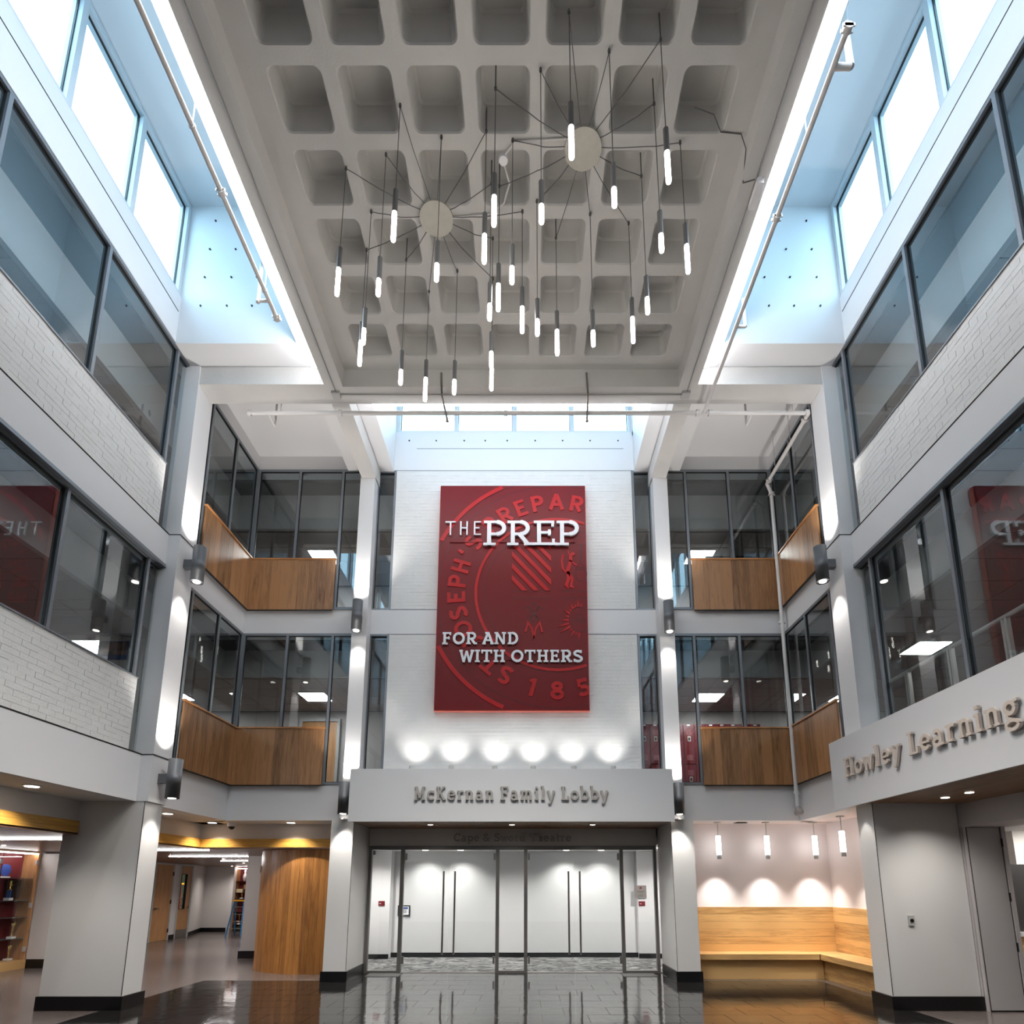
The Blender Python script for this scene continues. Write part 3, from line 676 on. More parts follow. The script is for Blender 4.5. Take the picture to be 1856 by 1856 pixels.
# ------------------------------------------------------------------ stroke lettering
def arc(cx_, cy_, rx, ry, a0, a1, n=None):
    n = n or max(4, int(abs(a1-a0)/15))
    return [(cx_+rx*cos(radians(a0+(a1-a0)*i/n)), cy_+ry*sin(radians(a0+(a1-a0)*i/n))) for i in range(n+1)]
def glyph(ch, w, t, serif):
    """strokes in cap-height units: list of (points, width); returns (strokes, advance)"""
    h = w/2; q = t/2; S = []
    def l(*p, k=1.0): S.append(([(p[i], p[i+1]) for i in range(0, len(p), 2)], w*k))
    def th(*p): S.append(([(p[i], p[i+1]) for i in range(0, len(p), 2)], t if serif else w*.9))
    def ar(*a, k=1.0): S.append((arc(*a), w*k))
    def sf(x, y, a=.2, b=.2):
        if serif: S.append(([(x-a, y), (x+b, y)], t))
    def tick(x, y0, y1):
        if serif: S.append(([(x, y0), (x, y1)], t))
    X = .70; T = 1-q; TX = X-q; e = q if serif else h*.9
    if ch == 'T': l(.4, 0, .4, 1); th(0.02, 1-e, .78, 1-e); sf(.4, q); tick(.02+q, 1, .72); tick(.78-q, 1, .72); return S, .8
    if ch == 'H':
        for x in (.2, .66): l(x, 0, x, 1); sf(x, q, .17, .17); sf(x, T, .17, .17)
        th(.2, .52, .66, .52); return S, .86
    if ch in 'EF':
        l(.2, 0, .2, 1); th(.04 if serif else .2-h, 1-e, .66, 1-e); th(.2, .52, .56, .52); tick(.66-q, 1, .76); tick(.56-q, .64, .4)
        if ch == 'E': th(.04 if serif else .2-h, e, .68, e); tick(.68-q, 0, .26)
        else: sf(.2, q, .17, .22)
        return S, .72
    if ch in 'PRBD':
        l(.2, 0, .2, 1)
        if ch == 'D': th(.04 if serif else .2-h, 1-e, .38, 1-e); th(.04 if serif else .2-h, e, .38, e); ar(.36, .5, .34, .5-e, 90, -90); return S, .84
        th(.04 if serif else .2-h, 1-e, .45, 1-e); ar(.43, .73-e/2, .22, .27-e/2, 90, -90); th(.2, .46, .45, .46)
        if ch == 'P': sf(.2, q, .17, .2)
        if ch == 'R': sf(.2, q, .17, .17); l(.40, .46, .66, .04); sf(.68, q, .05, .13)
        return S, .74 if ch == 'P' else .82
    if ch == 'O': S.append((arc(.44, .5, .37-h*.3, .5-h, 0, 345, 24)+[arc(.44, .5, .37-h*.3, .5-h, 0, 1, 1)[0]], w)); return S, .88
    if ch == 'C':
        ar(.46, .5, .36, .5-h, 48, 312); tick(.72, .98, .68); return S, .80
    if ch == 'A':
        l(.06, 0, .38, 1); l(.38, 1, .70, 0); th(.17, .33, .6, .33); sf(.09, q, .12, .13); sf(.67, q, .13, .12); sf(.3, T, .14, .08); return S, .76
    if ch == 'N':
        l(.18, 0, .18, 1, k=.8); l(.18, .98, .70, .02); l(.70, 0, .70, 1, k=.8); sf(.18, q, .15, .15); sf(.13, T, .1, .1); sf(.70, T, .15, .15); return S, .88
    if ch == 'W':
        l(.08, 1, .30, 0, k=.95); l(.30, 0, .50, .92, k=.85); l(.50, .92, .70, 0, k=.85); l(.70, 0, .92, 1, k=.95); sf(.08, T, .1, .15); sf(.92, T, .15, .1); return S, 1.0
    if ch == 'I': l(.2, 0, .2, 1); sf(.2, q, .17, .17); sf(.2, T, .17, .17); return S, .4
    if ch == 'J': l(.3, 1, .3, .05); ar(.06, .05, .24, .22, 0, -80); return S, .48
    if ch == 'M':
        l(.16, 0, .2, 1, k=.8); l(.2, .98, .46, .15); l(.46, .15, .72, .98); l(.72, 1, .76, 0, k=.95); sf(.16, q, .14, .14); sf(.76, q, .14, .14); sf(.14, T, .1, .1); sf(.78, T, .1, .1); return S, .94
    if ch == 'K':
        l(.2, 0, .2, 1); l(.2, .42, .60, .96, k=.85); l(.34, .58, .66, .04); sf(.2, q, .17, .15); sf(.2, T, .17, .15); sf(.62, T, .12, .12); sf(.68, q, .12, .12); return S, .82
    if ch == 'L': l(.2, 0, .2, 1); th(.03, e, .64, e); tick(.64-q, 0, .3); sf(.2, T, .17, .17); return S, .68
    if ch == 'S':
        p = arc(.34, .75-h*.35, .23, .25-h*.65, 35, 270, 12)+arc(.34, .27, .26, .27-h*.8, 85, -145, 12)[1:]
        S.append((p, w)); tick(.56, .98, .74); tick(.1, .02, .26); return S, .68
    if ch == "'": l(.12, 1.0, .06, .68, k=.9); return S, .2
    if ch == '1': l(.3, 0, .3, 1); l(.3, .93, .08, .80, k=.8); return S, .5
    if ch == '8':
        S.append((arc(.32, .73, .19, .27-h, 0, 345, 20)+[(.51, .73)], w)); S.append((arc(.32, .27, .24, .28-h*.8, 0, 345, 20)+[(.56, .27)], w)); return S, .66
    if ch == '5':
        l(.56, 1-h, .14, 1-h); l(.15, 1, .12, .55, k=.8); ar(.28, .32, .27, .32-h, 115, -150); return S, .66
    if ch == '2':
        ar(.30, .72, .21, .28-h, 165, -30); l(.47, .60, .10, .08); l(.06, h*.9, .58, h*.9); return S, .64
    if ch == '&':
        S.append((arc(.32, .77, .16, .23-h, -50, 230, 14), w*.85)); l(.2, .62, .74, .0, k=.9); ar(.30, .26, .24, .26-h, 120, 330, k=.95); l(.5, .14, .72, .5, k=.8); return S, .84
    if ch == '.': l(.08, 0, .08, w); return S, .2
    # lower case
    c, rx, ry = X/2, .21, X/2-h*.85
    if ch in 'ao' or ch in 'bdpqg' or ch in 'ec':
        pass
    if ch == 'o': S.append((arc(.30, c, .25, ry, 0, 345, 20)+[(.55, c)], w)); return S, .62
    if ch == 'c': ar(.32, c, .25, ry, 45, 315); tick(.50, X-.02, X-.2); return S, .56
    if ch == 'e': ar(.31, c, .24, ry, 0, 318); th(.1, c, .58, c); return S, .62
    if ch == 'a':
        l(.46, 0, .46, .45, k=.95); ar(.28, .45, .18, X-.45-h*.7, 0, 150); ar(.27, .19, .19, .19-h*.5, 40, 330); sf(.52, q, .08, .12); return S, .66
    if ch == 'b': l(.16, 0, .16, 1.05); S.append((arc(.38, c, .21, ry, 150, -150, 18), w)); sf(.12, 1.05-q, .12, .04); return S, .68
    if ch == 'd': l(.50, 0, .50, 1.05); S.append((arc(.28, c, .21, ry, 30, 330, 18), w)); sf(.46, 1.05-q, .12, .04); sf(.56, q, .06, .1); return S, .70
    if ch == 'g':
        S.append((arc(.29, X-.23, .19, .20, 0, 345, 18)+[(.48, X-.23)], w*.9)); th(.40, X-.06, .64, X-.01)
        S.append((arc(.25, X-.52, .1, .09, 100, 250, 6)+[(.32, .06)], w*.7)); S.append((arc(.31, -.14, .25, .16, 0, 345, 20)+[(.56, -.14)], w*.8)); return S, .64
    if ch == 'h': l(.16, 0, .16, 1.05); ar(.34, X-.22, .17, .22-h*.7, 150, 0); l(.51, 0, .51, X-.22); sf(.16, q, .14, .12); sf(.51, q, .12, .14); sf(.12, 1.05-q, .12, .04); return S, .70
    if ch == 'n': l(.16, 0, .16, X); ar(.34, X-.22, .17, .22-h*.7, 150, 0); l(.51, 0, .51, X-.22); sf(.16, q, .14, .12); sf(.51, q, .12, .14); sf(.12, TX, .12, .04); return S, .70
    if ch == 'm':
        l(.16, 0, .16, X); sf(.16, q, .14, .1); sf(.12, TX, .12, .04)
        for x in (.0, .33): ar(.325+x, X-.2, .155, .2-h*.7, 150, 0); l(.48+x, 0, .48+x, X-.2); sf(.48+x, q, .1, .1)
        return S, 1.0
    if ch == 'r': l(.18, 0, .18, X); ar(.38, X-.24, .19, .24-h*.7, 165, 50, k=.9); sf(.18, q, .15, .17); sf(.13, TX, .12, .04); return S, .54
    if ch == 'i': l(.18, 0, .18, X); sf(.18, q, .15, .15); sf(.13, TX, .12, .04); l(.18, .86, .18, 1.0, k=1.1); return S, .38
    if ch == 'l': l(.18, 0, .18, 1.05); sf(.18, q, .15, .15); sf(.13, 1.05-q, .12, .04); return S, .38
    if ch == 't': l(.20, .12, .20, .92); ar(.32, .14, .12, .14-h*.6, 180, 290); th(.05, TX, .42, TX); return S, .46
    if ch == 'w':
        l(.08, X, .24, 0, k=.9); l(.24, 0, .40, X-.06, k=.8); l(.40, X-.06, .56, 0, k=.8); l(.56, 0, .72, X, k=.9); sf(.08, TX, .08, .12); sf(.72, TX, .12, .08); return S, .80
    if ch == 'y':
        l(.08, X, .32, .02, k=.95); l(.56, X, .26, -.22, k=.85); sf(.08, TX, .08, .13); sf(.56, TX, .12, .08); sf(.2, -.24, .1, .08); return S, .64
    if ch == 'p':
        l(.16, -.3, .16, X); S.append((arc(.38, c, .21, ry, 150, -150, 18), w)); sf(.16, -.3+q, .14, .14); sf(.12, TX, .12, .04); return S, .68
    return S, .34
def layout(txt, w, t, serif, gap=.07):
    x = 0; out = []
    for ch in txt:
        if ch == ' ': x += .34; continue
        S, a = glyph(ch, w, t, serif); out.append((ch, x, S)); x += a+gap
    return out, x-gap
def lettering(parent, txt, origin, u, v, n_, width, cap, depth, m, w=.17, t=.12, serif=True, name='letter', gap=.07):
    gl, tot = layout(txt, w, t, serif, gap); o = Vector(origin); u = Vector(u); v = Vector(v); n_ = Vector(n_)
    kx = width/tot
    for ch, x, S in gl:
        mb = MB()
        T = lambda a, b, d, x=x: tuple(o+u*((x+a)*kx)+v*(b*cap)+n_*d)
        for i, (pts, ww) in enumerate(S):
            # correct anisotropic scale by building in scaled space
            sp = [((x+p[0])*kx, p[1]*cap) for p in pts]
            T2 = lambda a, b, d, i=i: tuple(o+u*a+v*b+n_*(d if d == 0 else d+i*.0003))
            mb.ribbon(sp, ww*cap, T2, depth)
        part(name, mb, m, parent)

# ------------------------------------------------------------------ banner
BX0, BX1, BZ0, BZ1 = -1.82, 1.225, 5.10, 10.03
YP = 11.15
ban = thing('banner', 'tall crimson relief banner reading The Prep, For and With Others on white brick', 'banner', (-.3, 11.25, BZ0))
part('banner_panel', MB().box(BX0, BX1, YP, 11.29, BZ0, BZ1), BANR, ban)
part('banner_edge', MB().box(BX0-.012, BX1+.012, YP+.03, 11.30, BZ0-.012, BZ0).box(BX0-.012, BX0, YP+.03, 11.30, BZ0, BZ1).box(BX1, BX1+.012, YP+.03, 11.30, BZ0, BZ1).box(BX0-.012, BX1+.012, YP+.03, 11.30, BZ1, BZ1+.01),
     mat('banner_back_edge', (.85, .45, .40), .5), ban)
part('panel_seam', MB().box(BX0, BX1, YP-.001, YP+.002, 8.83, 8.837), BAND_, ban)
CX, CZ = .62, 7.58
def TB(a, b, d): return (CX+a, YP-d, CZ+b)
def clip_arc(r, w, m, name, depth):
    """arc pieces that stay on the panel"""
    run = []; runs = []
    for i in range(0, 1441):
        a = radians(i*.25); x, z = CX+r*cos(a), CZ+r*sin(a)
        ok = BX0+w*.5 < x < BX1-w*.5 and BZ0+w*.5 < z < BZ1-w*.5
        if ok and i % 8 == 0 or ok and not run: run.append((r*cos(a), r*sin(a)))
        elif not ok:
            if len(run) > 2: runs.append(run)
            run = []
    if len(run) > 2: runs.append(run)
    for rr in runs: part(name, MB().ribbon(rr, w, TB, depth), m, ban)
clip_arc(2.66, .085, BANL, 'outer_ring', .012)
clip_arc(2.45, .012, BAND_, 'ring_groove', .002)
clip_arc(2.605, .010, BAND_, 'ring_groove', .002)
clip_arc(1.66, .06, BANL, 'inner_ring', .012)
clip_arc(1.70, .010, BAND_, 'ring_groove', .003)
clip_arc(1.48, .010, BAND_, 'ring_groove', .002)
def ring_letter(ch, ang, r=2.06, cap=.37, kx=.40, flip=False):
    S, a = glyph(ch, .21, .2, False)
    th_ = radians(ang); mb = MB(); mbd = MB()
    up = Vector((sin(th_), cos(th_))); rt = Vector((cos(th_), -sin(th_)))
    if flip: up = -up; rt = -rt
    c0 = Vector((sin(th_), cos(th_)))*r
    def T0(off):
        def T(u, v, d):
            p = c0+rt*u+up*v; x = min(max(CX+p.x+off[0], BX0), BX1-.001); return (x, YP-d, CZ+p.y+off[1])
        return T
    for i, (pts, w) in enumerate(S):
        sp = [((p[0]-a/2)*kx, (p[1]-.5)*cap) for p in pts]
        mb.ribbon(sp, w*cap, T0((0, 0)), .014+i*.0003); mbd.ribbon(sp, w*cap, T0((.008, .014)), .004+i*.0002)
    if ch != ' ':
        q = part('seal_letter', mb, BANL, ban); part('letter_shade', mbd, BAND_, q)  # offset dark crimson copy, a shadow painted behind each letter
for ch, a in (('R', 11.8), ('A', 0), ('P', -11.6), ('E', -21.6), ('R', -31.6), ('P', -42.4), ('S', -57), ("'", -65), ('H', -73.4), ('P', -83.4), ('E', -93), ('S', -102.6), ('O', -112.6), ('J', -122), ('T', -139), ('S', -149.4)):
    ring_letter(ch, a)
for ch, a in (('1', -165.5), ('8', 180.5), ('5', 166)):
    ring_letter(ch, a, r=2.08, flip=True)
# quartered shield
part('shield_groove', MB().box(-.31, .51, YP-.002, YP, 7.455, 7.467).box(.68, BX1, YP-.002, YP, 7.455, 7.467).box(-.31, .51, YP-.002, YP, 7.612, 7.622)
     .box(.70, BX1, YP-.002, YP, 7.612, 7.622).box(-.30, BX1, YP-.002, YP, 8.66, 8.668).box(-.30, 1.20, YP-.002, YP, 9.08, 9.088), BAND_, ban)
for k in range(8):      # diagonal stripes, clipped to the quarter
    sx0, sx1, sz0, sz1 = -.31, .50, 7.625, 8.66
    c = -.95+k*.235; wv = .11
    poly = []
    def clip(c):
        pts = []
        # line: z = sz1 - (x - sx0 - c)*1.12
        for x in (sx0, sx1):
            z = sz1-(x-sx0-c)*1.12
            if sz0 <= z <= sz1: pts.append((x, z))
        for z in (sz0, sz1):
            x = sx0+c+(sz1-z)/1.12
            if sx0 < x < sx1: pts.append((x, z))
        return sorted(pts)[:2] if len(pts) >= 2 else None
    a, b = clip(c), clip(c+wv)
    if a and b:
        poly = [a[0], a[1], b[1], b[0]]
        vs = [(x, YP, z) for x, z in poly]+[(x, YP-.012, z) for x, z in poly]
        part('stripe', MB().add(vs, [(0, 1, 2, 3), (4, 7, 6, 5), (0, 4, 5, 1), (1, 5, 6, 2), (2, 6, 7, 3), (3, 7, 4, 0)]), BANL, ban)
# wolf beside the kettle
def TBw(a, b, d): return (a, YP-d, b)
mb = MB()
for pts, w in (([(.80, 7.72), (.86, 7.90), (.84, 8.08), (.90, 8.28), (.90, 8.42), (.98, 8.46)], .07), ([(.84, 8.05), (.93, 7.90), (.90, 7.72), (.95, 7.70)], .05), ([(.80, 7.72), (.85, 7.69)], .04),
               ([(.88, 8.30), (.98, 8.22), (1.03, 8.18)], .035), ([(.84, 8.0), (.74, 8.1), (.72, 8.3), (.75, 8.44)], .04), ([(.87, 8.42), (.85, 8.53)], .025)):
    mb.ribbon(pts, w, TBw, .012)
part('wolf_figure', mb, BANL, ban)
mb = MB(); mb.ribbon(arc(1.11, 8.0, .12, .16, 100, 440, 18), .012, TBw, .004)
mb.ribbon([(1.0, 8.14), (1.11, 8.30), (1.20, 8.14)], .01, TBw, .004); mb.ribbon([(1.11, 8.30), (1.11, 8.64)], .03, TBw, .004).ribbon([(1.0, 8.10), (1.2, 8.10)], .012, TBw, .004)
part('kettle_groove', mb, BAND_, ban)
mb = MB()
for k in (-1, 1):
    mb.ribbon(arc(.14+k*.12, 7.14, .09, .12, 90-k*60, 90+k*200, 12), .016, TBw, .004).ribbon(arc(.14+k*.06, 7.10, .05, .10, 90-k*60, 90+k*160, 10), .012, TBw, .004)
mb.ribbon([(.06, 7.22), (.10, 7.30), (.14, 7.38), (.18, 7.30), (.22, 7.22)], .016, TBw, .004).ribbon(arc(.14, 7.02, .07, .07, 0, 340, 12), .014, TBw, .004)
part('flower_groove', mb, BAND_, ban)
part('flower_tail', MB().ribbon([(-.03, 6.72), (.02, 6.93), (.10, 6.80), (.14, 6.60)], .035, TBw, .012).ribbon([(.31, 6.72), (.26, 6.93), (.18, 6.80), (.14, 6.60)], .035, TBw, .012), BANL, ban)
mb = MB()
for k in range(14):
    a = radians(80+k*14.5); r1 = .27; r2 = .40 if k % 2 else .33
    if k in (8, 9): r2 = .52
    p = [(1.06+r1*.8*cos(a-.11), 6.99+r1*1.05*sin(a-.11)), (1.06+r2*.9*cos(a), 6.99+r2*1.1*sin(a)), (1.06+r1*.8*cos(a+.11), 6.99+r1*1.05*sin(a+.11))]
    if max(x for x, z in p) < BX1: mb.add([(x, YP-.012, z) for x, z in p]+[(x, YP, z) for x, z in p], [(0, 1, 2), (0, 3, 4, 1), (1, 4, 5, 2)])
part('sun_ray', mb, BANL, ban)
mb = MB()
rr = [(x, z) for x, z in arc(1.06, 6.99, .20, .27, 40, 320, 20)]
mb.ribbon(rr, .01, TBw, .004).ribbon([(1.06, 7.16), (1.06, 6.98)], .01, TBw, .004).ribbon([(1.02, 7.11), (1.10, 7.11)], .01, TBw, .004)
mb.ribbon([(.94, 7.05), (.94, 6.90)], .012, TBw, .004).ribbon([(1.0, 7.05), (1.0, 6.90)], .012, TBw, .004).ribbon([(1.09, 7.05), (1.09, 6.90)], .012, TBw, .004).ribbon([(1.0, 6.98), (1.09, 6.98)], .01, TBw, .004)
mb.ribbon([(1.18, 7.04), (1.13, 7.02), (1.18, 6.95), (1.13, 6.90)], .012, TBw, .004)
part('sun_groove', mb, BAND_, ban)
nn = (0, -1, 0); UX = (1, 0, 0); UZ = (0, 0, 1); YL = YP-.02
lettering(ban, 'THE', (-1.70, YL, 8.855), UX, UZ, nn, .76, .31, .03, WLET, w=.095, serif=False, gap=.16)
lettering(ban, 'PREP', (-.92, YL, 8.61), UX, UZ, nn, 2.02, .56, .045, WLET, w=.15, t=.10, gap=-.03)
part('letter_link', MB().box(-.06, .62, YL-.045, YL, 8.61, 8.672), WLET, ban)
lettering(ban, 'FOR AND', (-1.70, YL, 6.445), UX, UZ, nn, 1.54, .255, .035, WLET, w=.19, t=.13, gap=.05)
lettering(ban, 'WITH OTHERS', (-1.34, YL, 6.07), UX, UZ, nn, 2.45, .255, .035, WLET, w=.19, t=.13, gap=.05)
part('letter_standoff', MB().box(-1.6, 1.0, YL+.0, YP, 8.7, 8.72).box(-1.6, -.3, YL, YP, 6.5, 6.52).box(-1.2, 1.0, YL, YP, 6.12, 6.14), BANR, ban)

# ------------------------------------------------------------------ lobby sign fascia over the doors
SX0, SX1 = -3.27, 2.70
sg = thing('lobby_sign', 'long white sign fascia with metal letters McKernan Family Lobby over the glass doors', 'sign', (-.28, 11.0, 2.86))
part('fascia_box', MB().box(SX0, SX1, 10.75, YB, 2.90, 3.84), SIGNW, sg)
for k in range(8):
    a = SX0+.02+(SX1-SX0-.04)*k/8; b = SX0+.02+(SX1-SX0-.04)*(k+1)/8
    centred('soffit_plank', (b-a-.004, 1.5, .02), SOFW, sg, ((a+b)/2, 11.55, 2.885))
part('soffit_edge', MB().box(SX0, SX1, 10.75, 10.78, 2.86, 2.90), SIGNW, sg)
lettering(sg, 'McKernan Family Lobby', (-2.07, 10.735, 3.25), UX, UZ, nn, 3.56, .25, .03, LETM, w=.15, t=.095, gap=.13)
for x in (-1.88, -.29, 1.28):
    q = part('downlight', MB().cyl((x, 11.5, 2.872), (x, 11.5, 2.878), .05, n=16), LENSM, sg)
    spot(sg, (x, 11.5, 2.86), (x, 11.6, 0), W_DOWN*.9, 130, .8)
for x in (-2.16, -1.42, -.60, .12, .88, 1.62):
    q = part('uplight_fixture', MB().cyl((x, 10.84, 3.84), (x, 10.85, 3.90), .05, n=16), GREY, sg)
    spot(sg, (x, 10.86, 3.93), (x, 11.32, 4.52), W_WALLWASH*1.5, 78, 1.0, col=(1, .97, .92), r=.05)
th = struct('trim_6', MB().box(-3.26, 2.68, 12.28, 12.40, 2.52, 2.95), mat('header_paint', (.84, .82, .80), .6))
cs = thing('theatre_sign', 'raised metal letters Cape and Sword Theatre on the dim header above the doors', 'sign', (-.3, 12.28, 2.58))
lettering(cs, 'Cape & Sword Theatre', (-1.52, 12.278, 2.61), UX, UZ, nn, 2.44, .17, .02, mat('dim_letter', (.62, .60, .58), .4, metal=.2), w=.18, t=.13, gap=.05)
# the two column downlights that graze the back columns
for x, l in ((-3.46, 'left'), (2.86, 'right')):
    t = thing('downlight', 'small recessed downlight under the %s end of the lobby sign' % l, 'ceiling light', (x, 11.0, 2.93))
    part('trim_ring', MB().cyl((x, 11.02, 2.93), (x, 11.02, 2.95), .05, n=16), GREY, t)
    spot(t, (x, 11.0, 2.92), (x, 11.18, .9), W_SCONCE*.35, 60, .4)

# ------------------------------------------------------------------ storefront
def storefront():
    z1 = 2.50
    fr = sempty('window_lobby', (0, 0, 0)); fr.name = wname()
    def bar(a, b, z0=0, zt=z1, parent=fr, nm='mullion'): part(nm, MB().box(a, b, 12.26, 12.36, z0, zt), FRAMES, parent)
    bar(-3.25, -3.19); bar(-2.595, -2.52); bar(-.635, -.565); bar(-.06, .01); bar(1.91, 1.975); bar(2.60, 2.66)
    part('head_rail', MB().box(-3.25, 2.66, 12.255, 12.365, 2.44, 2.52), FRAMES, fr)
    for a, b in ((-3.19, -2.595), (-.565, -.06), (1.975, 2.60)):
        part('sill_rail', MB().box(a, b, 12.27, 12.35, 0, .05), FRAMES, fr)
        part('pane', MB().add([(a, 12.31, .05), (b, 12.31, .05), (b, 12.31, 2.44), (a, 12.31, 2.44)], [(0, 1, 2, 3)]), GLC, fr)
    for i, (a, b) in enumerate(((-2.52, -.635), (.01, 1.91))):
        d = sempty('door_%d' % (2+i), ((a+b)/2, 12.31, 0))
        m_ = (a+b)/2
        for u0, u1, hx, hg in ((a+.01, m_-.004, m_-.115, a+.01), (m_+.004, b-.01, m_+.115, b-.01)):
            part('glass_leaf', MB().box(u0, u1, 12.304, 12.316, .03, 2.42), GLC, d)
            h_ = part('pull_handle', MB().box(hx-.018, hx+.018, 12.20, 12.225, .36, 2.0), STEEL, d)
            part('standoff', MB().cyl((hx, 12.22, .5), (hx, 12.31, .5), .01, n=8).cyl((hx, 12.22, 1.85), (hx, 12.31, 1.85), .01, n=8), STEEL, h_)
            for z in (.25, 2.3): part('hinge', MB().box(hg-.04 if hg > m_ else hg, hg if hg > m_ else hg+.04, 12.29, 12.33, z-.07, z+.07), STEEL, d)
        part('threshold', MB().box(a, b, 12.27, 12.35, 0, .015), STEEL, d)
FRAMES = mat('storefront_frame', (.46, .45, .44), .4, metal=.5)
storefront()
# lobby room behind
lob = struct('wall_lobby', MB().box(-3.3, 2.70, 14.9, 15.0, 0, 2.7).box(-4.2, -3.3, 14.55, 15.0, 0, 2.7).box(2.70, 3.6, 14.7, 15.0, 0, 2.7)
    .box(-4.1, -3.95, 12.3, 14.9, 0, 2.7).box(3.3, 3.45, 12.3, 14.9, 0, 2.7), mat('lobby_wall_paint', (.84, .84, .85), .6))
struct('ceiling_lobby', MB().box(-4.1, 3.5, 12.36, 15, 2.56, 2.7), CEILP)
struct('baseboard_lobby', MB().box(-3.3, 2.70, 14.87, 14.9, .012, .12).box(-4.0, -3.28, 14.52, 14.55, .012, .12).box(2.68, 3.35, 14.67, 14.70, .012, .12), BASEM)
for i, x in enumerate((-2.45, -1.6, .95, 1.79)):
    t = thing('lobby_downlight', 'recessed downlight washing the lobby wall, %s' % ('leftmost behind the glass doors', 'second from left behind the glass doors', 'second from right behind the glass doors', 'rightmost behind the glass doors')[i], 'ceiling light', (x, 14.35, 2.56))
    part('lens', MB().cyl((x, 14.35, 2.548), (x, 14.35, 2.562), .07, n=18), LENSM, t)
    spot(t, (x, 14.35, 2.54), (x, 14.75, .9), W_DOWN*1.9, 110, 1.0)
for i, x in enumerate((-3.5, -.3, 3.0)):  # added fill spots that raise the lobby's ambient light
    t = thing('lobby_downlight', 'small ceiling spot in the lobby, %s' % ('by the left sidelight', 'behind the narrow centre pane', 'by the right sidelight')[i], 'ceiling light', (x, 13.5, 2.56))
    part('lens', MB().cyl((x, 13.5, 2.548), (x, 13.5, 2.562), .05, n=18), LENSM, t)
    spot(t, (x, 13.5, 2.54), (x, 13.5, 0), W_DOWN*4.0, 150, .9)
t = thing('room_plaque', 'crimson room plaque on the lobby wall, behind the left sidelight', 'plaque', (-3.45, 14.53, 1.25))
part('plaque_plate', MB().box(-3.57, -3.42, 14.53, 14.548, 1.24, 1.35), REDP, t)
part('plaque_text', MB().box(-3.545, -3.505, 14.526, 14.53, 1.285, 1.30), WLET, t)
t = thing('room_plaque', 'crimson room plaque on the lobby wall, below the grey plaque', 'plaque', (2.8, 14.68, 1.25))
part('plaque_plate', MB().box(2.72, 2.87, 14.68, 14.698, 1.23, 1.34), REDP, t)
part('plaque_text', MB().box(2.74, 2.78, 14.676, 14.68, 1.275, 1.29), WLET, t)
t = thing('notice_frame', 'small black framed notice with blue heading by the left glass door', 'picture frame', (-3.05, 14.88, 1.0))
part('frame_border', MB().box(-3.17, -2.87, 14.875, 14.898, .98, 1.24), BLK, t)
part('notice_sheet', MB().box(-3.14, -2.90, 14.87, 14.875, 1.01, 1.21), WLET, t)
part('notice_heading', MB().box(-3.12, -2.92, 14.866, 14.87, 1.15, 1.195), mat('notice_blue', (.15, .3, .6), .5), t)
mbn = MB()
for z in (1.12, 1.09, 1.06): mbn.box(-3.08, -2.95, 14.866, 14.87, z, z+.012)
part('notice_lines', mbn, BLK, t)
t = thing('donor_plaque', 'square grey metal plaque with round seal behind the right sidelight', 'plaque', (2.75, 14.68, 1.45))
part('plaque_plate', MB().box(2.63, 2.91, 14.67, 14.69, 1.42, 1.72), mat('plaque_grey', (.50, .48, .47), .4, metal=.3), t)
part('plaque_seal', MB().cyl((2.77, 14.665, 1.66), (2.77, 14.672, 1.66), .03, n=20), REDP, t)
mbn = MB()
for z, w_ in ((1.575, .1), (1.55, .06), (1.49, .045), (1.46, .06)): mbn.box(2.77-w_, 2.77+w_, 14.664, 14.67, z, z+.01)
part('plaque_lines', mbn, mat('engraved_line', (.28, .26, .26), .5), t)
struct('baseboard_lobby_side', MB().box(-3.96, -3.93, 12.4, 14.5, .012, .12).box(3.27, 3.3, 12.4, 14.6, .012, .12), BASEM)

# ------------------------------------------------------------------ right sign and library entrance
rs = thing('library_sign', 'white sign fascia with metal letters Howley Learning over the right entrance', 'sign', (5.0, 6, 2.86))
part('fascia_box', MB().box(4.88, XR, YF+.1, 9.30, 2.92, 3.96), SIGNW, rs)
part('soffit_edge', MB().box(4.88, 4.91, YF+.1, 9.30, 2.88, 2.92), SIGNW, rs)
for k in range(13):
    a = 4.91+k*.115
    centred('soffit_plank', (.106, 8.67-YF-.2, .02), SOFW, rs, (a+.0555, (8.67+YF)/2, 2.90))
for y in (8.0, 7.55, 5.5, 3.5, 1.5):
    part('downlight', MB().cyl((5.72, y, 2.884), (5.72, y, 2.891), .05, n=16), LENSM, rs)
    spot(rs, (5.72, y, 2.87), (5.72, y, 0), W_DOWN*.8, 130, .8)
UYn = (0, -1, 0)
lettering(rs, 'Howley', (4.865, 8.84, 3.32), UYn, UZ, (-1, 0, 0), 1.37, .29, .035, LETP, w=.155, t=.10, gap=.12)
lettering(rs, 'Learning', (4.865, 7.31, 3.32), UYn, UZ, (-1, 0, 0), 1.72, .29, .035, LETP, w=.155, t=.10, gap=.12)
t = thing('downlight', 'small downlight grazing the right column under the library sign', 'ceiling light', (5.02, 8.9, 2.9))
part('trim_ring', MB().cyl((5.0, 8.9, 2.90), (5.0, 8.9, 2.915), .045, n=16), GREY, t)
spot(t, (4.96, 8.9, 2.9), (5.12, 8.9, .9), W_SCONCE*.35, 60, .4)
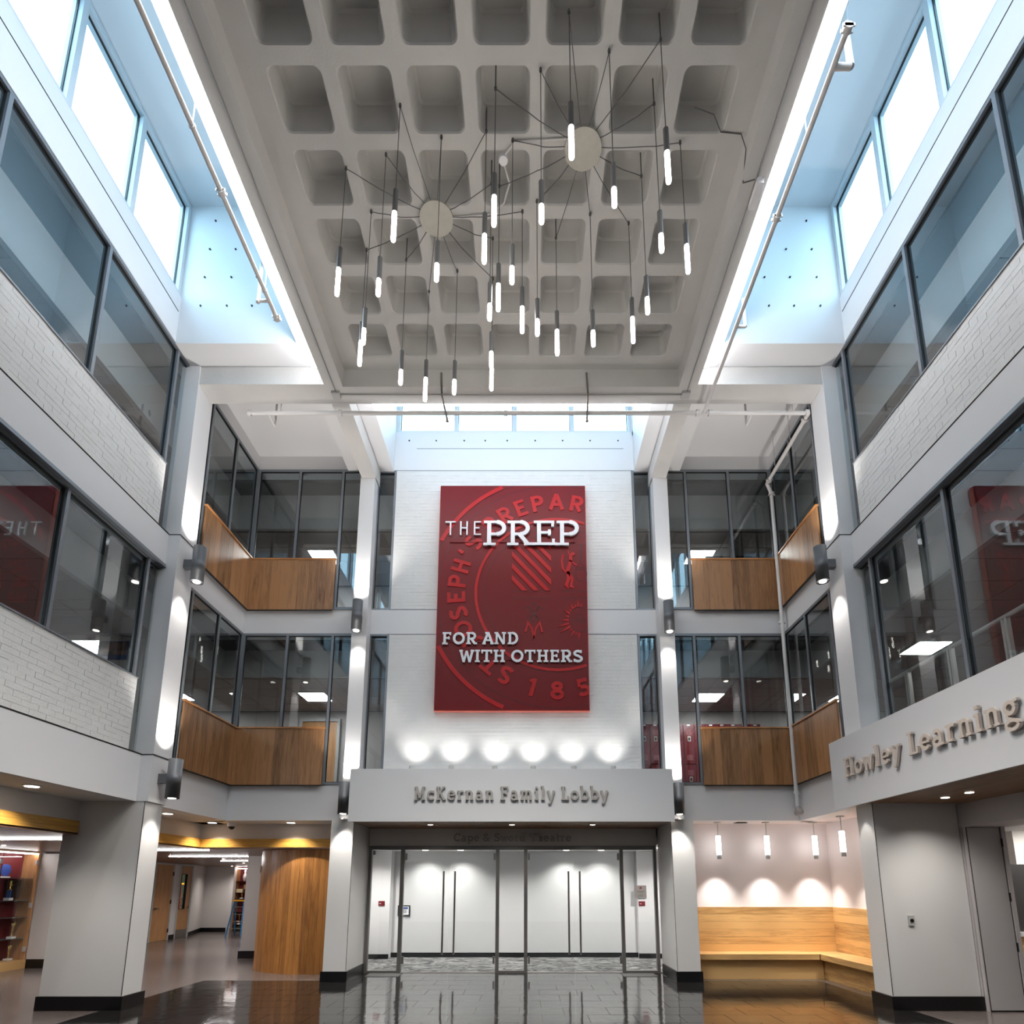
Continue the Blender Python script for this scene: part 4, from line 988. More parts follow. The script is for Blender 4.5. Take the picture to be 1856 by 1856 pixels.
# entrance wall, running towards the camera
struct('wall_entrance', MB().box(6.36, 6.95, 8.66, 9.1, 0, 2.9).box(6.36, 6.50, YF, 8.66, 2.55, 2.95).box(6.5, 7.0, YF, 8.66, 2.55, 2.60).box(6.36, 6.95, YF, 2.0, 0, 2.9), mat('entrance_paint', (.74, .72, .72), .55))
d = sempty('door_4', (6.6, 8.62, 0))
part('door_leaf', MB().box(6.40, 6.87, 8.60, 8.645, .02, 2.54), mat('door_paint', (.73, .72, .72), .45), d)
part('jamb', MB().box(6.37, 6.385, 8.60, 8.65, 0, 2.55).box(6.885, 6.94, 8.58, 8.65, 0, 2.55), MATS['entrance_paint'], d)
for z in (.18, .86, 1.55, 2.32): part('hinge', MB().box(6.872, 6.886, 8.58, 8.60, z-.06, z+.06), DARK, d)
part('door_gap', MB().box(6.388, 6.396, 8.60, 8.64, 0, 2.54).box(6.876, 6.880, 8.598, 8.6, 0, 2.54), DARK, d)
part('door_stop', MB().box(6.38, 6.90, 8.62, 8.66, 0, .02), DARK, d)
t = thing('wall_switch', 'small metal wall switch plate on the right column wing', 'switch', (5.49, 8.68, 1.2))
part('switch_plate', MB().box(5.45, 5.53, 8.67, 8.689, 1.15, 1.29), GREY, t)
part('switch_knob', MB().cyl((5.49, 8.66, 1.22), (5.49, 8.67, 1.22), .025, n=14), BLK, t)
# room beyond
struct('wall_library', MB().box(6.96, 10.5, 10.4, 10.5, 0, 2.62).box(8.2, 8.50, 10.0, 10.4, 0, 2.62).box(10.5, 10.65, YF, 10.5, 0, 2.95), mat('library_paint', (.86, .84, .82), .6))
struct('ceiling_library', MB().box(6.95, 10.6, YF, 10.5, 2.62, 2.75), CEILP)
t = thing('bookcase', 'oak bookcase with books glimpsed beyond the right entrance', 'bookcase', (9.4, 10.2, 0))
part('case_body', MB().box(8.52, 10.2, 10.02, 10.38, 0, .06).box(8.52, 8.56, 10.02, 10.38, .06, 2.3).box(8.56, 10.2, 10.34, 10.38, .06, 2.3), BENCHW, t)
for z in (.9, 1.3, 1.7, 2.0, 2.27): part('shelf', MB().box(8.56, 10.2, 10.02, 10.34, z, z+.03), BENCHW, t)
rb = random.Random(3)
for z in (1.73, 2.03):
    x = 8.60
    while x < 8.9:
        w_ = rb.uniform(.02, .05); c_ = rb.choice([(.35, .4, .38), (.6, .2, .15), (.85, .82, .7), (.2, .25, .4), (.7, .55, .3)])
        part_h = rb.uniform(.15, .22)
        o = one('book', MB().box(x, x+w_, 10.08, 10.28, z, z+part_h), mat('book_%d' % int(c_[0]*100), c_, .6), 'upright book on the %s shelf of the oak bookcase past the right entrance' % ('upper' if z > 1.9 else 'lower'), 'book', 'books on the %s shelf of the bookcase' % ('upper' if z > 1.9 else 'lower'))
        x += w_+.004
t = thing('partition', 'dark grey screen panel with pale cap beyond the right entrance', 'partition', (8.0, 9.7, 0))
part('screen_panel', MB().box(7.4, 9.6, 9.68, 9.72, 1.0, 2.05), mat('dark_screen', (.16, .15, .15), .35), t)
part('pale_ledge', MB().box(7.3, 9.6, 9.5, 9.72, .93, .99), GREY, t)
part('cabinet_front', MB().box(7.3, 9.6, 9.55, 9.70, .0, .93), BENCHW, t)
t = thing('library_light', 'ceiling light inside the room beyond the right entrance', 'ceiling light', (8.6, 8.8, 2.6))
part('diffuser', MB().box(8.3, 8.9, 8.2, 9.4, 2.60, 2.62), PANEM, t)

# ------------------------------------------------------------------ bench alcove
alc = struct('wall_alcove', MB().box(3.0, 6.2, 11.95, 12.1, 0, Z1).box(6.05, 6.2, 9.14, 11.95, 0, Z1).box(3.05, 3.15, 11.6, 12.0, 0, Z1), mat('alcove_paint', (.90, .87, .87), .6))
struct('ceiling_alcove', MB().box(2.9, 6.3, YB+.3, 12.2, Z1, Z1+.1).box(XR+.30, 6.3, 9.1, 11.7, Z1, Z1+.1), MATS['alcove_paint'])
b = thing('corner_bench', 'L-shaped honey oak bench with panelled back in the right alcove', 'bench', (4.8, 11.7, 0))
for k in range(6):
    z0 = .46+k*.14
    centred('back_board', (2.95, .04, .138), BENCHW, b, (4.56, 11.925, z0+.07))
    o = centred('back_board', (2.75, .04, .138), BENCHW, b, (6.03, 10.53, z0+.07)); o.rotation_euler = (0, 0, pi/2)
part('seat_slab', MB().box(3.10, 6.0, 11.42, 11.90, .36, .46), BENCHW, b)
o = centred('seat_slab', (2.24, .56, .10), BENCHW, b, (5.73, 10.28, .41)); o.rotation_euler = (0, 0, pi/2)
centred('plinth', (2.45, .05, .36), BENCHW, b, (4.32, 11.55, .18))
o = centred('plinth', (2.4, .05, .36), BENCHW, b, (5.58, 10.36, .18)); o.rotation_euler = (0, 0, pi/2)
part('seat_joint', MB().box(5.44, 5.45, 11.415, 11.422, .36, .46), DARK, b)
def tube_pendant(x, y, lab):
    t = thing('tube_pendant', lab, 'pendant light', (x, y, 2.2))
    part('canopy', MB().cyl((x, y, 2.925), (x, y, 2.94), .07, n=20), GREY, t)
    part('stem', MB().cyl((x, y, 2.68), (x, y, 2.93), .007, n=8), GREY, t)
    part('diffuser', MB().cyl((x, y, 2.30), (x, y, 2.67), .048, n=22), TUBEM, t)
    part('end_cap', MB().cyl((x, y, 2.22), (x, y, 2.30), .040, n=22).cyl((x, y, 2.67), (x, y, 2.685), .03, n=22), GREY, t)
    spot(t, (x, y, 2.21), (x, y+.12, .5), W_DOWN*1.6, 85, .8, col=(1, .93, .86))
tube_pendant(3.75, 11.62, 'frosted white tube pendant over the bench, nearest the lobby column')
tube_pendant(4.70, 11.62, 'frosted white tube pendant over the middle of the bench')
tube_pendant(5.64, 11.62, 'frosted white tube pendant over the bench corner')
tube_pendant(5.64, 10.60, 'frosted white tube pendant nearest the right column')
t = thing('exit_fixture', 'small dark and white fixture on the alcove ceiling between the tube pendants', 'fixture', (4.22, 11.6, 2.9))
part('fixture_plate', MB().box(4.10, 4.34, 11.6, 11.7, 2.915, 2.94), GREY, t); part('dark_flap', MB().box(4.12, 4.30, 11.58, 11.6, 2.925, 2.94), BLK, t)

# ------------------------------------------------------------------ left passage
LW = mat('passage_paint', (.83, .81, .80), .6)
struct('ceiling_passage', MB().box(-6.62, XL-.30, YF, 12.0, Z1, Z1+.1).box(-6.62, -3.69, YB+.30, 12.0, Z1, Z1+.1), CEILP)
struct('wall_bulkhead', MB().box(-6.72, -6.62, YF, 12.1, 2.45, Z1).box(-6.62, -3.69, 12.0, 12.1, 2.45, Z1), LW)
t = thing('oak_band', 'golden oak band running along the passage bulkhead and round the corner', 'trim', (-6.55, 10, 2.48))
part('band_board', MB().box(-6.62, -6.57, 9.14, 11.95, 2.47, 2.64), GOLD, t)
part('band_board', MB().box(-6.62, -3.70, 11.95, 12.0, 2.47, 2.64), GOLD, t)
part('band_board', MB().box(-6.62, -6.57, YF, 8.66, 2.47, 2.64), GOLD, t)
t = struct('ceiling_wood_passage', MB().box(-14, -6.6, YF, 24, 2.455, 2.55).box(-6.6, -3.7, 12.05, 24, 2.455, 2.55), mat('dark_backing', (.2, .14, .1), .8))
for k in range(36):
    y0 = 6.0+k*.5
    x1 = -6.58 if y0 < 12.0 else -3.72
    centred('wood_panel', (7.2 if x1 < -6 else 9.9, .494, .012), HALLW, t, ((-13.8+x1)/2, y0+.25, 2.447))
for i, (xa, xb, y) in enumerate(((-8.6, -7.38, 9.42), (-9.2, -6.6, 12.35), (-9.0, -6.96, 15.0), (-9.02, -7.2, 17.6))):
    t = thing('linear_light', 'thin recessed linear light in the wood passage ceiling, %s' % ('nearest, left of the left column', 'first right of the left column', 'second right of the left column', 'third right of the left column')[i], 'ceiling light', ((xa+xb)/2, y, 2.43))
    part('lens', MB().box(xa, xb, y-.014, y+.014, 2.424, 2.438), LINEM, t)
for i, (x, y) in enumerate(((-6.2, 7.3), (-6.2, 10.15), (-6.2, 11.62), (-4.65, 11.62))):
    t = thing('recessed_downlight', 'round downlight in the white passage soffit, %s' % ('left of the left column', 'first right of the left column', 'left of the dome camera', 'right of the dome camera')[i], 'ceiling light', (x, y, 2.93))
    part('trim_ring', MB().cyl((x, y, 2.928), (x, y, 2.94), .10, n=24), GREY, t)
    part('lens', MB().cyl((x, y, 2.922), (x, y, 2.93), .075, n=24), LENSM, t)
    spot(t, (x, y, 2.91), (x-.05, y+.05, 0), W_DOWN*1.5, 120, .7, col=(1, .93, .84))
for i, (x, y) in enumerate(((-8.3, 16.3), (-9.2, 19.4), (-11.0, 22.3), (-9.6, 10.9))):  # fill lights added to brighten the dim passage
    t = thing('recessed_downlight', 'small downlight flush in the wood passage ceiling, %s' % ('beyond the oak drum wall', 'in front of the two far oak doors', 'over the far trophy niche', 'in front of the left trophy case')[i], 'ceiling light', (x, y, 2.43))
    part('lens', MB().cyl((x, y, 2.432), (x, y, 2.441), .03, n=16), LENSM, t)
    spot(t, (x, y, 2.425), (x, y, 0), W_DOWN*(1.6 if i == 2 else 3.2), 150, .9, col=(1, .94, .88))
t = thing('dome_camera', 'white dome security camera under the passage soffit', 'camera', (-5.85, 11.7, 2.85))
part('camera_base', MB().cyl((-5.85, 11.7, 2.86), (-5.85, 11.7, 2.94), .085, n=22), WLET, t)
part('camera_dome', MB().lathe((-5.85, 11.7, 2.80), [(.01, 0), (.035, .01), (.055, .035), (.06, .06)], n=18), BLK, t)
# curved oak drum wall
t = thing('drum_wall', 'curved wall of vertical oak boards beside the lobby column', 'wall', (-4.4, 13.57, 0))
cx_, cy_, R_ = -4.4, 13.60, 1.5
angs = [172]; ra = random.Random(5)
while angs[-1] < 284: angs.append(angs[-1]+ra.uniform(3.2, 6.5))
for a0, a1 in zip(angs[:-1], angs[1:]):
    mb = MB(); am = radians((a0+a1)/2); c = Vector((cx_+R_*cos(am), cy_+R_*sin(am), 1.2))
    vs = []
    k = 3; rr = R_+ra.uniform(-.0015, .0015)
    for z in (-1.2, 1.245):
        for q in range(k+1):
            a = radians(a0+.06+(a1-a0-.12)*q/k)
            for r in (rr, rr-.03): vs.append((cx_+r*cos(a)-c.x, cy_+r*sin(a)-c.y, z))
    fs = []; n2 = 2*(k+1)
    for q in range(k):
        i0 = 2*q
        fs += [(i0, i0+2, i0+2+n2, i0+n2), (i0+1, i0+1+n2, i0+3+n2, i0+3), (i0, i0+1, i0+3, i0+2), (i0+n2, i0+2+n2, i0+3+n2, i0+1+n2)]
    fs += [(0, n2, n2+1, 1), (n2-2, n2-1, 2*n2-1, 2*n2-2)]
    mb.add(vs, fs)
    o = part('plank', mb, OAKD, t, world=False); o.location = c-t.location
def curved_text(txt, z, cap, a0, step):
    g, tot = layout(txt, .17, .12, True, .05)
    for ch, x, S in g:
        mb = MB()
        for i, (pts, w) in enumerate(S):
            def T(u, v, d):
                a = radians(a0)+u/R_; r = R_+.004+d; return (cx_+r*cos(a), cy_+r*sin(a), z+v)
            mb.ribbon([((x+p[0])*cap*.9, p[1]*cap) for p in pts], w*cap, T, .02)
        part('letter', mb, LETM, t)
curved_text("Ryan '52", 2.0, .13, 190, 0); curved_text('Office', 1.78, .12, 188, 0) if False else None
# passage walls
ROOM = struct('wall_passage', MB()
    .box(-6.92, -5.75, 14.8, 14.95, 0, 2.46)                # wall stub behind the drum
    .box(-11.75, -11.6, 13.3, 18.70, 0, 2.46).box(-11.75, -11.6, 19.70, 20.05, 0, 2.46).box(-11.75, -11.6, 20.78, 20.84, 0, 2.46).box(-11.75, -11.6, 18.7, 20.8, 2.42, 2.46)
    .add([(-11.6, 20.84, 0), (-12.42, 23.2, 0), (-12.52, 23.2, 0), (-11.7, 20.84, 0), (-11.6, 20.84, 2.46), (-12.42, 23.2, 2.46), (-12.52, 23.2, 2.46), (-11.7, 20.84, 2.46)], [(0, 3, 2, 1), (4, 5, 6, 7), (0, 1, 5, 4), (1, 2, 6, 5), (2, 3, 7, 6), (3, 0, 4, 7)])
    .box(-12.5, -11.42, 23.2, 23.3, 0, 2.46).box(-11.42, -11.28, 23.1, 23.3, 0, 2.46)
    .box(-10.75, -9.0, 23.1, 23.3, 0, 2.46).box(-9.0, -3.0, 22, 22.2, 0, 2.46)
    .box(-14, -10.75, 13.15, 13.3, 0, 2.46).box(-10.75, -10.15, 13.06, 13.35, 0, 2.40)
    .box(-14, -10.4, 8.0, 8.2, 0, 2.46).box(-14, -13.8, 8.0, 24, 0, 2.46), LW)
struct('baseboard_passage', MB().box(-6.94, -5.8, 14.76, 14.8, 0, .17).box(-6.96, -6.92, 14.78, 14.95, 0, .17).box(-11.6, -11.58, 13.3, 18.66, 0, .15).box(-11.6, -11.58, 19.72, 20.03, 0, .15)
    .box(-12.4, -11.42, 23.17, 23.2, 0, .15).box(-10.78, -10.12, 13.03, 13.06, 0, .18).box(-10.15, -10.12, 13.06, 13.38, 0, .18).add([(-11.58, 20.86, 0), (-12.40, 23.17, 0), (-12.42, 23.17, 0), (-11.60, 20.86, 0), (-11.58, 20.86, .15), (-12.40, 23.17, .15), (-12.42, 23.17, .15), (-11.60, 20.86, .15)], [(0, 3, 2, 1), (4, 5, 6, 7), (0, 1, 5, 4), (1, 2, 6, 5), (2, 3, 7, 6), (3, 0, 4, 7)]), BASEM)
d = sempty('door_5', (-11.6, 19.2, 0))
part('door_leaf', MB().box(-11.66, -11.60, 18.74, 19.66, .01, 2.38), DOORW, d)
part('door_frame', MB().box(-11.68, -11.58, 18.68, 18.74, 0, 2.44).box(-11.68, -11.58, 19.66, 19.72, 0, 2.44).box(-11.68, -11.58, 18.74, 19.66, 2.38, 2.44), GREY, d)
part('lever_handle', MB().box(-11.60, -11.53, 18.83, 18.86, 1.0, 1.03).box(-11.55, -11.53, 18.83, 18.97, 1.0, 1.03), STEEL, d)
for z in (.3, 1.2, 2.1): part('hinge', MB().box(-11.60, -11.575, 19.64, 19.68, z-.06, z+.06), DARK, d)
d = sempty('door_6', (-11.6, 20.4, 0))
part('door_leaf', MB().box(-11.66, -11.60, 20.09, 20.76, .01, .95).box(-11.66, -11.60, 20.09, 20.76, 2.1, 2.38).box(-11.66, -11.60, 20.09, 20.16, .95, 2.1).box(-11.66, -11.60, 20.50, 20.76, .95, 2.1), DOORW, d)
part('vision_frame', MB().box(-11.67, -11.59, 20.155, 20.175, .95, 2.1).box(-11.67, -11.59, 20.485, 20.505, .95, 2.1).box(-11.67, -11.59, 20.175, 20.485, .94, .96).box(-11.67, -11.59, 20.175, 20.485, 2.09, 2.11), BLK, d)
part('vision_pane', MB().add([(-11.63, 20.17, .95), (-11.63, 20.49, .95), (-11.63, 20.49, 2.1), (-11.63, 20.17, 2.1)], [(0, 1, 2, 3)]), GLC, d)
part('kick_plate', MB().box(-11.60, -11.595, 20.10, 20.75, .01, .28), STEEL, d)
part('door_frame', MB().box(-11.68, -11.58, 20.03, 20.09, 0, 2.44).box(-11.68, -11.58, 20.76, 20.84, 0, 2.44).box(-11.68, -11.58, 20.09, 20.76, 2.38, 2.44), GREY, d)
part('lever_handle', MB().cyl((-11.60, 20.68, 1.0), (-11.55, 20.68, 1.0), .03, n=12), STEEL, d)
struct('wall_office', MB().box(-13.7, -13.6, 19.5, 24.0, 0, 2.46), mat('office_green_wall', (.70, .80, .66), .6))
t = thing('office_fill_light', 'lit ceiling panel in the room behind the far passage door', 'ceiling light', (-12.8, 21.3, 2.45))  # added so the ladder behind the door window is lit
part('diffuser', MB().box(-13.1, -12.5, 20.9, 21.5, 2.42, 2.438), PANEM, t)
def stepladder(x, y, w0, h, col, lab, dy=.55, wt=.32, turn=False):
    t = thing('stepladder', lab, 'ladder', (x, y, 0))
    m = mat('ladder_'+col[0], col[1], .4)
    def P(a, b, z): return (x+(b if turn else a), y+(a if turn else b), z)
    def rail(a0, b0, z0, a1, b1, z1): return MB().cyl(P(a0, b0, z0), P(a1, b1, z1), .022, n=6)
    for sg_ in (-1, 1):
        part('front_rail', rail(sg_*w0/2, 0, 0, sg_*wt/2, dy*.45, h-.03), m, t)
        part('rear_rail', rail(sg_*w0*.42, dy, 0, sg_*wt*.42, dy*.55, h-.03), m, t)
    n = int(h/.3)
    for k in range(1, n+1):
        z = k*h/(n+1); ww = w0+(wt-w0)*z/h
        a = P(-ww/2, dy*.45*z/h-.02, z); c = P(ww/2, dy*.45*z/h+.08, z+.02)
        part('tread', MB().box(a[0], c[0], a[1], c[1], a[2], c[2]), STEEL, t)
        f = P(-ww*.42, dy-dy*.45*z/h, z); g = P(ww*.42, dy-dy*.45*z/h, z)
        if k % 1 == 0: part('rear_brace', MB().cyl(f, g, .01, n=6), STEEL, t)
    a = P(-wt/2-.04, dy*.35, h-.04); c = P(wt/2+.04, dy*.65, h+.01)
    part('top_cap', MB().box(a[0], c[0], a[1], c[1], a[2], c[2]), mat('ladder_cap_yellow', (.95, .70, .12), .4), t)
stepladder(-10.11, 21.0, .52, 1.22, ('blue', (.05, .45, .70)), 'small blue stepladder with yellow top standing in the far passage')
stepladder(-12.30, 21.35, .42, 1.80, ('orange', (.85, .25, .10)), 'orange stepladder with yellow top seen through the far door window', dy=.5)
# display case at the end of the passage
t = thing('display_case', 'lit crimson-backed trophy niche at the far end of the passage', 'display case', (-11.0, 23.4, 0))
part('case_back', MB().box(-11.35, -10.7, 23.62, 23.66, .2, 2.46), mat('crimson_back', (.42, .12, .15), .6), t)
part('case_side', MB().box(-10.80, -10.75, 23.2, 23.62, .0, 2.46).box(-11.35, -11.28, 23.3, 23.62, 0, 2.46), DOORW, t)
for z in (.25, .72, 1.22, 1.45, 1.88): part('case_shelf', MB().box(-11.28, -10.8, 23.3, 23.62, z, z+.012), mat('shelf_dark', (.25, .17, .14), .3), t)
part('case_light', MB().box(-11.28, -10.8, 23.28, 23.31, 2.36, 2.38), CASEM, t)
o = thing('bowling_pin', 'white bowling pin with red neck stripes in the far trophy niche', 'bowling pin', (-11.02, 23.45, 1.892))
part('pin_body', MB().lathe((-11.02, 23.45, 1.892), [(.035, 0), (.05, .04), (.078, .14), (.072, .20), (.045, .27), (.032, .31), (.030, .34), (.040, .39), (.038, .42), (.02, .445)], n=18), WLET, o)
part('neck_stripe', MB().cyl((-11.02, 23.45, 2.17), (-11.02, 23.45, 2.18), .040, n=18).cyl((-11.02, 23.45, 2.20), (-11.02, 23.45, 2.21), .034, n=18), mat('red_stripe', (.8, .1, .1), .4), o)
def trophy(x, y, z, h, lab, col=None, cm=None):
    o = thing('trophy', lab, 'trophy', (x, y, z))
    gm = mat('trophy_gold', (.85, .75, .45), .25, metal=.9)
    part('trophy_base', MB().box(x-.06, x+.06, y-.05, y+.05, z, z+h*.12), WLET if col is None else GREY, o)
    if cm is not None:
        part('column', MB().cyl((x-.025, y, z+h*.12), (x-.025, y, z+h*.5), .014, n=8).cyl((x+.025, y, z+h*.12), (x+.025, y, z+h*.5), .014, n=8), cm, o)
        part('figure', MB().lathe((x, y, z+h*.5), [(.04, 0), (.03, h*.05), (.012, h*.12), (.035, h*.25), (.02, h*.38), (.028, h*.46), (.006, h*.5)], n=14), gm, o)
    else:
        part('figure', MB().lathe((x, y, z+h*.12), [(.035, 0), (.012, h*.12), (.01, h*.3), (.03, h*.4), (.015, h*.55), (.045, h*.75), (.05, h*.88)], n=14), gm, o)
trophy(-11.06, 23.42, 1.234, .2, 'short gold trophy above the blue stepladder in the far niche')
trophy(-11.08, 23.42, .262, .40, 'tall gold trophy low in the far niche behind the stepladder')
o = thing('trophy_box', 'cream box with gold plaque on the middle shelf of the far niche', 'box', (-11.15, 23.42, 1.46))
part('box_body', MB().box(-11.26, -11.02, 23.35, 23.5, 1.462, 1.60), mat('cream_box', (.75, .68, .55), .6), o)
part('framed_card', MB().box(-11.06, -10.96, 23.50, 23.52, 1.60, 1.76), DOORW, o)
# trophy case on the near left
t = thing('display_case', 'tall oak trophy case with glass doors at the left edge', 'display case', (-10.9, 11.5, 0))
part('case_base', MB().box(-10.96, -10.6, 8.6, 13.02, 0, .18), BENCHW, t)
part('case_side', MB().box(-10.94, -10.62, 12.97, 13.02, .18, 2.44).box(-10.94, -10.62, 8.6, 8.65, .18, 2.44), DOORW, t)
part('case_back', MB().box(-10.98, -10.94, 8.6, 13.02, .18, 2.44), MATS['crimson_back'], t)
part('case_head', MB().box(-10.94, -10.6, 8.65, 12.97, 2.40, 2.44), DOORW, t)
part('case_light', MB().box(-10.68, -10.64, 8.7, 12.95, 2.375, 2.40), CASEM, t)
for z in (.62, 1.05, 1.40, 1.86):
    part('glass_shelf', MB().box(-10.93, -10.66, 8.7, 12.95, z, z+.010), mat('shelf_glass_edge', (.35, .42, .42), .2), t)
for y0, y1 in ((12.08, 12.96), (11.18, 12.07), (10.28, 11.17), (9.38, 10.27)):
    g = part('glass_door', MB().add([(-10.61, y0, .19), (-10.61, y1, .19), (-10.61, y1, 2.38), (-10.61, y0, 2.38)], [(0, 1, 2, 3)]), GLC, t)
    part('door_edge', MB().box(-10.615, -10.605, y0-.006, y0+.003, .19, 2.38), DARK, g)
    for z in (.4, 1.3, 2.2): part('hinge', MB().box(-10.63, -10.595, y1-.05, y1, z-.05, z+.05), GREY, g)
trophy(-10.78, 12.55, 1.412, .42, 'gold and blue column trophy on the upper shelf of the left trophy case', cm=mat('trophy_blue', (.12, .35, .70), .3))
trophy(-10.78, 12.77, .63, .32, 'slim gold cup trophy in the left trophy case, below the engraved plate')
trophy(-10.78, 12.77, .19, .30, 'silver and gold figure trophy on the floor of the left trophy case')
o = thing('blue_award', 'round blue glass award on the top shelf of the left trophy case', 'award', (-10.78, 12.38, 1.872))
part('award_disc', MB().cyl((-10.79, 12.38, 2.03), (-10.77, 12.38, 2.03), .12, n=28), mat('award_blue', (.25, .35, .70), .2), o)
part('award_base', MB().box(-10.82, -10.74, 12.29, 12.47, 1.872, 1.90), WLET, o)
o = thing('gavel_plaque', 'dark plaque with a gold gavel beside the blue column trophy', 'plaque', (-10.9, 12.75, 1.42))
part('plaque_board', MB().box(-10.93, -10.90, 12.60, 12.95, 1.43, 1.83), mat('plaque_dark', (.18, .15, .15), .3), o)
part('plaque_border', MB().box(-10.90, -10.895, 12.60, 12.95, 1.43, 1.44).box(-10.90, -10.895, 12.94, 12.95, 1.44, 1.82), MATS['trophy_gold'], o)
part('gavel', MB().cyl((-10.885, 12.66, 1.70), (-10.885, 12.88, 1.78), .008, n=8).cyl((-10.885, 12.65, 1.73), (-10.885, 12.67, 1.66), .018, n=10), MATS['trophy_gold'], o)

# ------------------------------------------------------------------ pipes
def pipe_thing(lab, pts, r, loc, extras=()):
    t = thing('sprinkler_pipe', lab, 'pipe', loc)
    part('pipe_run', MB().tube(pts, r, 14), PIPE, t)
    return t
def clamp(t, p, r=.045, ax='y'):
    x, y, z = p
    if ax == 'y': part('coupling', MB().cyl((x, y-.03, z), (x, y+.03, z), r, n=14).box(x-.06, x+.06, y-.03, y-.018, z-.02, z+.02).box(x-.06, x+.06, y+.018, y+.03, z-.02, z+.02), PIPE, t)
    elif ax == 'x': part('coupling', MB().cyl((x-.03, y, z), (x+.03, y, z), r, n=14).box(x-.03, x-.018, y-.02, y+.02, z-.06, z+.06).box(x+.018, x+.03, y-.02, y+.02, z-.06, z+.06), PIPE, t)
    else: part('coupling', MB().cyl((x, y, z-.03), (x, y, z+.03), r, n=14).box(x-.07, x+.07, y-.02, y+.02, z-.03, z-.015), PIPE, t)
t = pipe_thing('white sprinkler pipe hanging below the left strip light', [(-3.72, YF, 10.0), (-3.72, 7.38, 10.0)], .030, (-3.72, 3, 10))
clamp(t, (-3.72, 5.74, 10)); clamp(t, (-3.72, 7.36, 10))
part('branch_elbow', MB().tube([(-3.72, 7.1, 10.0), (-3.88, 7.1, 10.0), (-3.88, 7.1, 10.7)], .024, 12).lathe((-3.88, 7.1, 9.965), [(.01, 0), (.03, .01), (.03, .06), (.01, .07)], 10), PIPE, t)
for y in (2.0, 5.1, 6.95): part('hanger_rod', MB().cyl((-3.72, y, 10.0), (-3.72, y, 10.52), .007, n=6).cyl((-3.72, y-.01, 10), (-3.72, y+.01, 10), .04, n=12), PIPE, t)
t = pipe_thing('white sprinkler pipe hanging below the right strip light', [(3.16, 4.32, 10.0), (3.16, 9.15, 10.0)], .030, (3.16, 6, 10))
clamp(t, (3.16, 4.34, 10)); clamp(t, (3.16, 6.02, 10))
part('branch_elbow', MB().tube([(3.16, 4.62, 10.0), (3.34, 4.62, 10.0), (3.34, 4.62, 10.8), (3.34, 2, 10.8)], .034, 12), PIPE, t)
part('branch_elbow', MB().tube([(3.16, 7.5, 10.0), (3.30, 7.5, 10.0), (3.30, 7.5, 10.5)], .022, 12), PIPE, t)
for y in (5.2, 8.0): part('hanger_rod', MB().cyl((3.16, y, 10.0), (3.16, y, 10.52), .007, n=6), PIPE, t)
t = pipe_thing('long white sprinkler pipe crossing the atrium below the back beam and down the right corner',
    [(-4.96, 9.16, 10.0), (5.03, 9.16, 10.0), (5.03, 11.02, 9.98), (5.13, 11.08, 9.8), (5.13, 11.12, 3.1)], .036, (0, 9.16, 10))
clamp(t, (-4.95, 9.16, 10), ax='x'); clamp(t, (-3.33, 9.16, 10), ax='x', r=.05); clamp(t, (3.05, 9.16, 10), ax='x', r=.055); clamp(t, (3.27, 9.16, 10), ax='x', r=.055); clamp(t, (-.38, 9.16, 10), ax='x')
clamp(t, (5.0, 9.16, 10), ax='x', r=.06); clamp(t, (5.03, 9.3, 10), r=.06); clamp(t, (5.03, 10.9, 9.98), r=.055); clamp(t, (5.13, 11.08, 9.78), ax='z', r=.055); clamp(t, (5.13, 11.11, 6.92), ax='z', r=.055); clamp(t, (5.13, 11.12, 3.45), ax='z', r=.05)
part('drain_fitting', MB().tube([(5.13, 11.12, 3.15), (5.13, 11.0, 3.06), (5.02, 10.96, 3.04)], .05, 12), mat('worn_fitting', (.66, .62, .60), .5), t)
for x in (-4.62,): part('drop_branch', MB().tube([(x, 9.16, 10.0), (x, 9.45, 9.98), (x, 9.45, 10.87)], .02, 10), PIPE, t)
part('drop_branch', MB().tube([(4.02, 9.16, 10.0), (4.02, 9.42, 9.98), (4.02, 9.42, 10.87)], .02, 10), PIPE, t)
for x, y in ((-4.4, 9.16), (4.75, 9.16), (5.03, 9.9), (5.03, 10.6)): part('hanger_rod', MB().cyl((x, y, 10.0), (x, y, 10.87), .007, n=6), PIPE, t)
for x in (-1.48, 1.03): part('drop_branch', MB().tube([(x, 8.74, 10.42), (x+.02, 8.74, 9.98), (x+.05, 9.24, 9.93)], .017, 10).cyl((x+.05, 9.24, 9.90), (x+.05, 9.24, 9.96), .028, n=10), STEEL, t)
# conduit and boxes
t = thing('conduit', 'thin grey conduit with junction boxes along the slab edge beams', 'conduit', (0, 8.95, 10.13))
part('conduit_run', MB().tube([(-3.32, YF, 10.135), (-3.32, 8.84, 10.135)], .008, 6).tube([(-3.32, 8.9, 10.135), (2.78, 8.9, 10.135)], .010, 6).tube([(2.78, 8.84, 10.135), (2.78, YF, 10.135)], .008, 6), mat('conduit_grey', (.58, .58, .58), .5), t)
part('junction_box', MB().box(-3.40, -3.26, 8.83, 8.96, 10.10, 10.15), GREY, t); part('junction_box', MB().box(2.70, 2.84, 8.83, 8.96, 10.10, 10.15), GREY, t)
t = thing('sensor_box', 'small white sensor box on the right slab beam with a thin wire', 'sensor', (2.85, 5.84, 10.1))
part('sensor_body', MB().box(2.79, 2.87, 5.68, 5.98, 10.06, 10.15), WLET, t)
